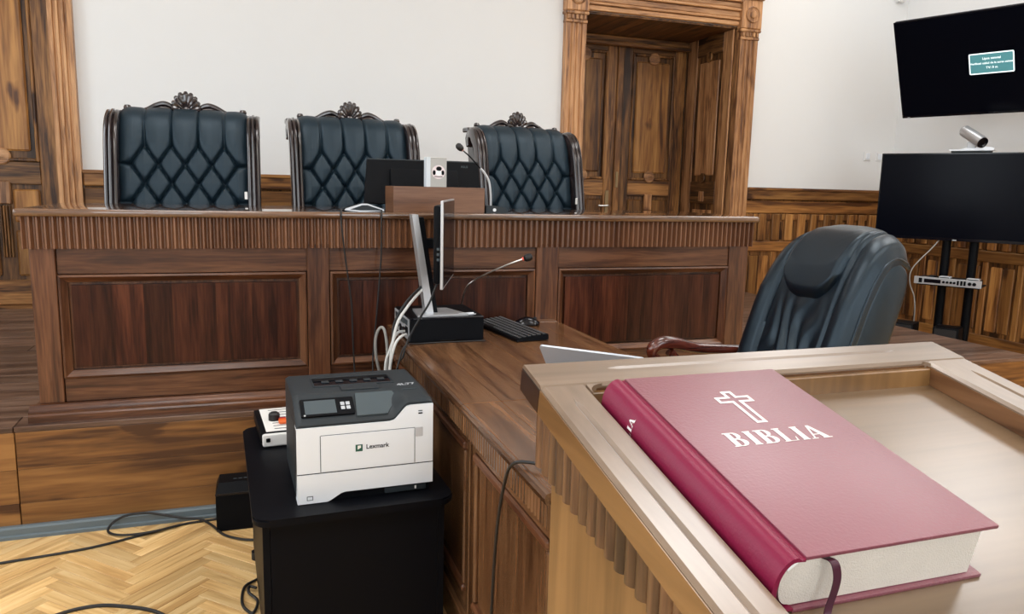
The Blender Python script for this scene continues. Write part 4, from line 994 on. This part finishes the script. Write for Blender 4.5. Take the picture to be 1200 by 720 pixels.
spine = part('spine', prism(B(), sp + sp_in, 'y', 0, BL_), MAROON_S, bk, angle=50)
pg = [(.150, .0032), (.150, T - .0032), (.006, T - .0036)] + [(x + .004, z) for x, z in arc(.0090, T / 2 - .0045)] + [(.006, .0036)]
part('page_block', prism(B(), pg, 'y', .0035, BL_ - .0035), PAGES, bk, angle=50)
for y in (.0022, BL_ - .0035): part('headband', tube(B(), [(.002, y, T - .004), (-.004, y, T - .009)], .0016, 6), PAPERW, bk)
# ribbon
rp = smooth_pts([(.024, .004, T - .006), (.026, -.002, T - .0055), (.0285, -.0045, T - .014), (.0285, -.0055, .018), (.0255, -.0075, .006), (.0235, -.012, .0022), (.022, -.03, .0015), (.02, -.05, .0015)], 5)
bm = B(); rings = []
for p_ in rp: rings.append([(p_.x - .0028, p_.y, p_.z), (p_.x + .0028, p_.y, p_.z), (p_.x + .0028, p_.y - .0006, p_.z + .0006), (p_.x - .0028, p_.y - .0006, p_.z + .0006)])
part('ribbon', loft(bm, rings), MAROON2, bk)
# stamped cross outline
def cross(cx, top, bot, aw, ay, w_): h = w_ / 2; return [(cx - h, bot), (cx + h, bot), (cx + h, ay - h), (cx + aw, ay - h), (cx + aw, ay + h), (cx + h, ay + h), (cx + h, top), (cx - h, top), (cx - h, ay + h), (cx - aw, ay + h), (cx - aw, ay - h), (cx - h, ay - h)]
oc_, ic_ = cross(.0835, .2035, .1495, .0168, .189, .0105), cross(.0835, .2005, .1525, .0138, .189, .0045)
bm = B(); zt = T + .0003
V0 = [bm.verts.new((x, y, zt)) for x, y in oc_]; V1 = [bm.verts.new((x, y, zt)) for x, y in ic_]
for i in range(12): bm.faces.new((V0[i], V0[(i + 1) % 12], V1[(i + 1) % 12], V1[i]))
part('cross_stamp', bm, PAPERW, bk)
# serif title letters
def letter(ch, x, y, w_, h, bm, fn):
    def rect(a, b_, c_, d_): poly([(a, b_), (c_, b_), (c_, d_), (a, d_)])
    def poly(p): bm.faces.new([bm.verts.new(fn(x + q[0] * w_, y + q[1] * h)) for q in p])
    def stem(a, s=.15):
        rect(a - s, 0.06, a + s, .94); rect(a - s - .09, 0, a + s + .09, .06); rect(a - s - .09, .94, a + s + .09, 1)
    def ring(cx, cy, rx, ry, tx, ty, n=8):
        O = [(cx + rx * math.sin(PI * i / n), cy + ry * math.cos(PI * i / n)) for i in range(n + 1)]
        I = [(cx + (rx - tx) * math.sin(PI * i / n), cy + (ry - ty) * math.cos(PI * i / n)) for i in range(n + 1)]
        for i in range(n): poly([O[i], O[i + 1], I[i + 1], I[i]])
    if ch == 'B':
        stem(.27, .14); ring(.52, .755, .33, .245, .24, .06); ring(.52, .27, .42, .27, .27, .06)
        for yy_ in (.94, .50, .0): rect(.41, yy_, .53, yy_ + .06)
        rect(.41, .48, .53, .53)
    elif ch == 'I': stem(.5, .27)
    elif ch == 'L':
        stem(.27, .14); rect(.41, 0, .86, .06); poly([(.80, .06), (.86, 0), (.95, .30), (.90, .30)]); rect(.41, .0, .9, .06)
    elif ch == 'A':
        poly([(.40, 1.0), (.56, 1.0), (.98, .0), (.66, 0)]); poly([(.40, 1.0), (.47, .86), (.16, .0), (.08, .0)]); rect(.24, .28, .70, .34)
        rect(-.04, -.0, .30, .055); rect(.58, 0, 1.08, .055)
def word(s, x0, y0, x1, h, fn, nm, par):
    ws = {'B': 1.0, 'I': .56, 'L': .92, 'A': 1.05}; tot = sum(ws[c] for c in s) + .07 * (len(s) - 1); k = (x1 - x0) / tot; bm = B(); x = x0
    for c in s: letter(c, x, y0, ws[c] * k, h, bm, fn); x += (ws[c] + .07) * k
    return part(nm, bm, PAPERW, par)
word('BIBLIA', .0375, .1195, .1255, .0195, lambda x, y: (x, y, T + .0003), 'title_lettering', bk)
def on_spine(x, y):     # x runs across the rounded spine from the back board to the front board
    u = x; a = PI * (1 - u); return (-.0127 * math.sin(a) - .0003 * math.sin(a), y, T / 2 + (T / 2 + .0002) * math.cos(a))
word('BIBLIA', .10, .1835, .70, .0070, on_spine, 'spine_lettering', spine)

# ------------------------------------------------------------------ clerk's leather chair
t = thing('office_chair', 'black leather executive chair with headrest cushion and red wooden arms at clerk desk', 'chair', (1.76, 2.39, 0), R_(-90))
P, LEN = resample(catpath([(.165, .46), (.20, .62), (.262, .82), (.33, 1.02), (.375, 1.13), (.425, 1.205), (.49, 1.228), (.555, 1.205)]), 80)
def hw_at(v): return .255 + .02 * math.sin(PI * min(1, v * 1.1)) - .035 * max(0, (v - .80) / .20) ** 1.5
def efront(u, v):
    q, n = path_at(P, v); a = u * 2 - 1; x = a * hw_at(v)
    ab = abs(a); h = .055
    tv_ = max(0, min(1, (v - .60) / .30)); h += .022 * (1 - .75 * tv_) * math.exp(-((ab - .82) / .16) ** 2)                     # side bolsters
    seam = math.exp(-((ab - (.58 + .08 * v)) / .028) ** 2); h -= .020 * seam
    dz_ = -.070 * tv_ * max(0, (ab - .15) / .85) ** 2.4
    if ab < .60 and v < .62:                                           # gathered leather under the headrest
        fan = a * 7 + (v - .6) * 6 * a
        fade = max(0, 1 - abs(v - .38) / .26)
        h += .013 * fade * math.sin(fan * 3.6 + 2.2 * math.sin(v * 16 + a * 5)) * (1 - (ab / .60) ** 2)
        h += .006 * math.sin(v * 60 + a * 6) * max(0, 1 - v / .16)
    h *= min(1, (1 - ab) / .10 + .25) if ab > .90 else 1
    if v > .93: h *= max(.12, (1 - v) / .07)
    return (x, q.y + n.y * h, q.z + n.z * h + dz_)
def eback(u, v):
    q, n = path_at(P, v); ab = abs(u * 2 - 1); dz_ = -.070 * max(0, min(1, (v - .60) / .30)) * max(0, (ab - .15) / .85) ** 2.4
    return ((u * 2 - 1) * (hw_at(v) - .004), q.y - n.y * .008, q.z - n.z * .008 + dz_)
part('backrest', slab_grid(B(), efront, eback, 80, 90), LEATHER2, t, angle=80)
# headrest cushion with a rounded lower edge
def hmap(u, v, lift):
    a = u * 2 - 1; low = .585 + .12 * abs(a) ** 3.6; vv = low + (.955 - low) * v
    q, n = path_at(P, vv); x = a * (.56 + .05 * v) * hw_at(vv)
    e = min((1 - abs(a)) / .16, v / .12, 1); e = max(0, e); h = .050 + lift * (1 - .85 * max(0, min(1, (v - .35) / .5))) * (1 - (1 - e) ** 2.2)
    if v > .9: h *= max(.4, (1 - v) / .1)
    ab = abs(x) / hw_at(vv)
    return (x, q.y + n.y * h, q.z + n.z * h - .070 * max(0, min(1, (vv - .60) / .30)) * max(0, (ab - .15) / .85) ** 2.4)
part('headrest', slab_grid(B(), lambda u, v: hmap(u, v, .036), lambda u, v: hmap(u, v, -.03), 40, 40), LEATHER2, t, angle=80)
# rear shell and its rounded side gussets
sh = [(.205, .46), (.235, .62), (.295, .82), (.355, 1.0), (.40, 1.105), (.425, 1.15), (.47, 1.160), (.515, 1.140), (.535, 1.09), (.520, 1.0), (.465, .82), (.40, .60), (.36, .46)]
shp = [(p_.y, p_.z) for p_ in smooth_pts([(0, a, b_) for a, b_ in sh], 4)][::2]
bm = B(); scx = sum(p[0] for p in shp) / len(shp); scz = sum(p[1] for p in shp) / len(shp)
def shrink(k): return [(a + (scx + (b_ - scz) * .33 - a) * k, b_ + (scz - b_) * k * .25) for a, b_ in shp]
loft(bm, [[(x, a, b_) for a, b_ in shrink(k)] for x, k in ((-.240, .22), (-.236, .08), (-.226, .0), (.226, .0), (.236, .08), (.240, .22))])
part('rear_shell', bm, LEATHER2, t, angle=60)
for s in (-1, 1):
    part('piping', tube(B(), [efront(.997 if s > 0 else .003, v_) for v_ in [.04 + .93 * k / 14 for k in range(15)]], .0045, 8, 3), LEATHER2, t)
    arm = tube(B(), [(s * .295, .235, .735), (s * .300, .12, .742), (s * .305, 0, .752), (s * .305, -.10, .777), (s * .303, -.165, .783), (s * .30, -.205, .765), (s * .30, -.21, .735), (s * .30, -.18, .715)], [.020, .022, .023, .026, .028, .027, .022, .014], 12)
    part('armrest', arm, wood('mahog', 'y'), t)
    part('arm_support', tube(B(), [(s * .30, -.13, .745), (s * .302, -.03, .62), (s * .29, -.08, .48), (s * .24, -.10, .42)], [.020, .022, .024, .02], 10), wood('mahog', 'z'), t)
    part('arm_bracket', tube(B(), [(s * .293, .22, .73), (s * .27, .24, .66)], .016, 8), wood('mahog', 'z'), t)
part('seat', box(B(), -.27, .27, -.29, .20, .39, .505, .05, 4), LEATHER2, t)
part('seat_base', box(B(), -.20, .20, -.20, .18, .35, .39, .01), BLACK, t)
part('column', lathe(B(), [(.05, .08), (.05, .15), (.028, .17), (.028, .35)], 14), BLACK, t)
for i in range(5):
    a = 2 * PI * i / 5 + .3; part('base_leg', tube(B(), [(0, 0, .12), (math.cos(a) * .17, math.sin(a) * .17, .11), (math.cos(a) * .31, math.sin(a) * .31, .07)], [.03, .026, .02], 8), wood('mahog', 'x'), t)
    part('caster', lathe(B(), [(.027, -.014), (.027, .014)], 12, axis_mat((math.cos(a) * .31, math.sin(a) * .31, .0275), (-math.sin(a), math.cos(a), 0))), BLACK, t)

# ------------------------------------------------------------------ televisions
def tv(t, W_, Hh, yaw, tilt, thick=.045):
    """panel with its left top corner at the origin of the empty; local x to the right, front towards -y"""
    part('casing', box(B(), 0, W_, .0, thick, -Hh, 0, .006), BLACK, t)
    part('bezel', box(B(), 0, W_, -.004, -.0002, -Hh, 0, .002), BLACKG, t)
    part('screen', box(B(), .010, W_ - .010, -.0052, -.0042, -Hh + .020, -.010), SCREEN, t)
    part('rear_bulge', box(B(), W_ * .2, W_ * .8, thick, thick + .03, -Hh * .85, -Hh * .3, .01), BLACK, t)
# upper television: yaw so local x follows (.347,-.938); tilted forward
yaw = math.atan2(-.938, .347)
u_tv = thing('wall_television', 'large black wall television tilted forward, showing a teal message', 'television', (5.174, 5.291, 2.835))
u_tv.rotation_mode = 'XYZ'
u_tv.rotation_euler = (Matrix.Rotation(yaw, 4, 'Z') @ Matrix.Rotation(R_(24.6), 4, 'X')).to_euler()
tv(u_tv, 1.45, .83, yaw, 0)
ms = part('message_frame', prism(B(), rrect(.562, .884, -.497, -.330, .010, 3), 'y', -.0062, -.0054), MSGW, u_tv)
part('message_field', prism(B(), rrect(.571, .875, -.488, -.339, .004, 3), 'y', -.0066, -.0063), TEAL, ms)
for s_, z_, sz in (('Lipsa semnal', -.374, .026), ('Verificati cablul de la sursa semnal', -.411, .0225), ('TV: 0 m', -.448, .026)):
    part('message_lettering', xf(text_bm(s_, sz, .0004, .0004), Matrix.Translation((.726, -.0071, z_)) @ Matrix.Rotation(PI / 2, 4, 'X')), MSGW, ms)
part('status_led', box(B(), .72, .735, -.006, -.0041, -.822, -.818), MGREY, u_tv)
part('badge', box(B(), .045, .065, -.008, -.0041, -.832, -.822), SILVERP, u_tv)
part('wall_arm', tube(B(), [(.72, .07, -.45), (.75, .30, -.36), (.80, .62, -.24)], .03, 8), BLACK, u_tv)
part('wall_arm', tube(B(), [(.55, .07, -.45), (.58, .30, -.36), (.62, .62, -.24)], .03, 8), BLACK, u_tv)
part('wall_mount', box(B(), .45, 1.0, .045, .08, -.65, -.28, .01), BLACK, u_tv)

yaw2 = math.atan2(-.863, .504)
l_tv = thing('television', 'large black television on a twin-post floor stand by the wall panelling', 'television', (5.155, 5.25, 0), yaw2)
part('casing', box(B(), 0, 1.23, 0, .045, 1.047, 1.757, .006), BLACK, l_tv)
part('bezel', box(B(), 0, 1.23, -.004, -.0002, 1.047, 1.757, .002), BLACKG, l_tv)
part('screen', box(B(), .010, 1.22, -.0052, -.0042, 1.070, 1.747), SCREEN, l_tv)
part('badge', box(B(), .598, .628, -.0062, -.0041, 1.050, 1.058), SILVERP, l_tv)
for x in (.545, .745): part('post', tube(B(), [(x, .085, .03), (x, .085, 1.55)], .034, 14, 1), BLACK, l_tv)
part('mount_plate', box(B(), .40, .85, .046, .060, 1.20, 1.60), BLACK, l_tv)
part('stand_base', box(B(), .20, 1.03, -.32, .36, 0, .03, .008), BLACK, l_tv)
part('shelf', box(B(), .42, .86, -.22, .10, .690, .702, .002), BLACK, l_tv)
part('lower_shelf', box(B(), .22, .80, -.24, .10, .190, .203, .002), BLACK, l_tv)
c2, s2 = math.cos(yaw2), math.sin(yaw2)
def tvp(x, y, z): return (5.155 + x * c2 - y * s2, 5.25 + x * s2 + y * c2, z)
t = thing('rack_unit', 'silver rack unit with dark knobs on the television stand shelf', 'device', tvp(.64, -.18, .702), yaw2)
part('chassis', box(B(), -.215, .215, -.055, .14, 0, .052, .002), BLACK, t)
fp = part('front_plate', box(B(), -.24, .24, -.064, -.056, -.002, .056, .001), SILVER, t)
part('display', box(B(), -.165, -.045, -.0665, -.0645, .012, .042), BLACKG, fp)
part('socket', box(B(), -.205, -.180, -.0665, -.0645, .008, .046), BLACK, fp)
for x in (-.024, .002, .028, .052): part('knob', lathe(B(), [(.010, 0), (.009, .012)], 10, axis_mat((x, -.0645, .026), (0, -1, 0))), BLACK, fp)
for x0, x1 in ((.070, .084), (.094, .110), (.116, .132)): part('button', box(B(), x0, x1, -.069, -.0645, .010, .046, .001), BLACK, fp)
for x in (.158, .190): part('knob', lathe(B(), [(.014, 0), (.012, .012)], 12, axis_mat((x, -.0645, .027), (0, -1, 0))), BLACK, fp)
for dx, w_, lab, m_ in ((-.12, .05, 'small black gadget on top of the silver rack unit, at its left end', BLACK), (-.03, .08, 'flat grey gadget on top of the silver rack unit, between the posts', SILVERP), (.17, .09, 'flat silver gadget on top of the silver rack unit, at its right end', SILVER)):
    t = thing('receiver', lab, 'device', tvp(.64 + dx, -.17, .754), yaw2, 'gadgets on the rack unit')
    part('case', box(B(), -w_ / 2, w_ / 2, -.03, .05, 0, .014, .003), m_, t)
    part('front_strip', box(B(), -w_ / 2 + .006, w_ / 2 - .006, -.0315, -.0302, .003, .010), DGREY, t)
for x, lab in ((.335, 'small black loudspeaker on the low shelf, below the hanging grey cable'), (.665, 'small black loudspeaker on the low shelf, between the stand posts')):
    t = thing('loudspeaker', lab, 'speaker', tvp(x, -.13, .203), yaw2, 'loudspeakers on the television stand')
    part('cabinet', box(B(), -.095, .095, -.10, .10, 0, .155, .012, 2), BLACK, t)
    part('grille', box(B(), -.080, .080, -.1045, -.1005, .012, .143, .003), plain('speaker_cloth', (.012, .012, .014), .8, bump=.4, bscale=900), t)
    part('badge', lathe(B(), [(.008, 0), (.008, .003)], 10, axis_mat((0, -.1046, .055), (0, -1, 0))), SILVERP, t)
cable('stand_cable', 'thin grey cable dangling beside the silver rack unit', [tvp(.50, .02, 1.05), tvp(.46, -.02, .98), tvp(.38, -.10, .86), tvp(.342, -.12, .78), tvp(.345, -.12, .68), tvp(.385, -.12, .58), tvp(.405, -.13, .47), tvp(.40, -.10, .365)], .005, GREYC)
t = thing('conference_camera', 'silver tubular conference camera on top of the floor-stand television', 'camera', tvp(.67, .02, 1.757), yaw2)
part('saddle', box(B(), -.15, .13, -.035, .05, 0, .016, .004), DGREY, t)
part('bracket', prism(B(), [(-.165, .016), (.13, .016), (.15, .020), (.145, .040), (.05, .050), (.02, .036), (-.05, .038), (-.09, .026), (-.165, .026)], 'y', -.03, .04), SILVER, t)
part('yoke', box(B(), -.045, .015, -.015, .02, .036, .085, .004), SILVERP, t)
cdir = Vector((.60, -.50, -.40)).normalized()
cm_ = axis_mat((-.005, .0, .125), cdir)
part('barrel', lathe(B(), [(.040, -.125), (.046, -.118), (.047, .10), (.044, .108)], 20, cm_), SILVER, t)
part('rear_cap', lathe(B(), [(.036, -.132), (.041, -.1255)], 20, cm_), DGREY, t)
part('lens_ring', lathe(B(), [(.043, .1085), (.041, .116), (.030, .117), (.026, .110)], 20, cm_), BLACKG, t)
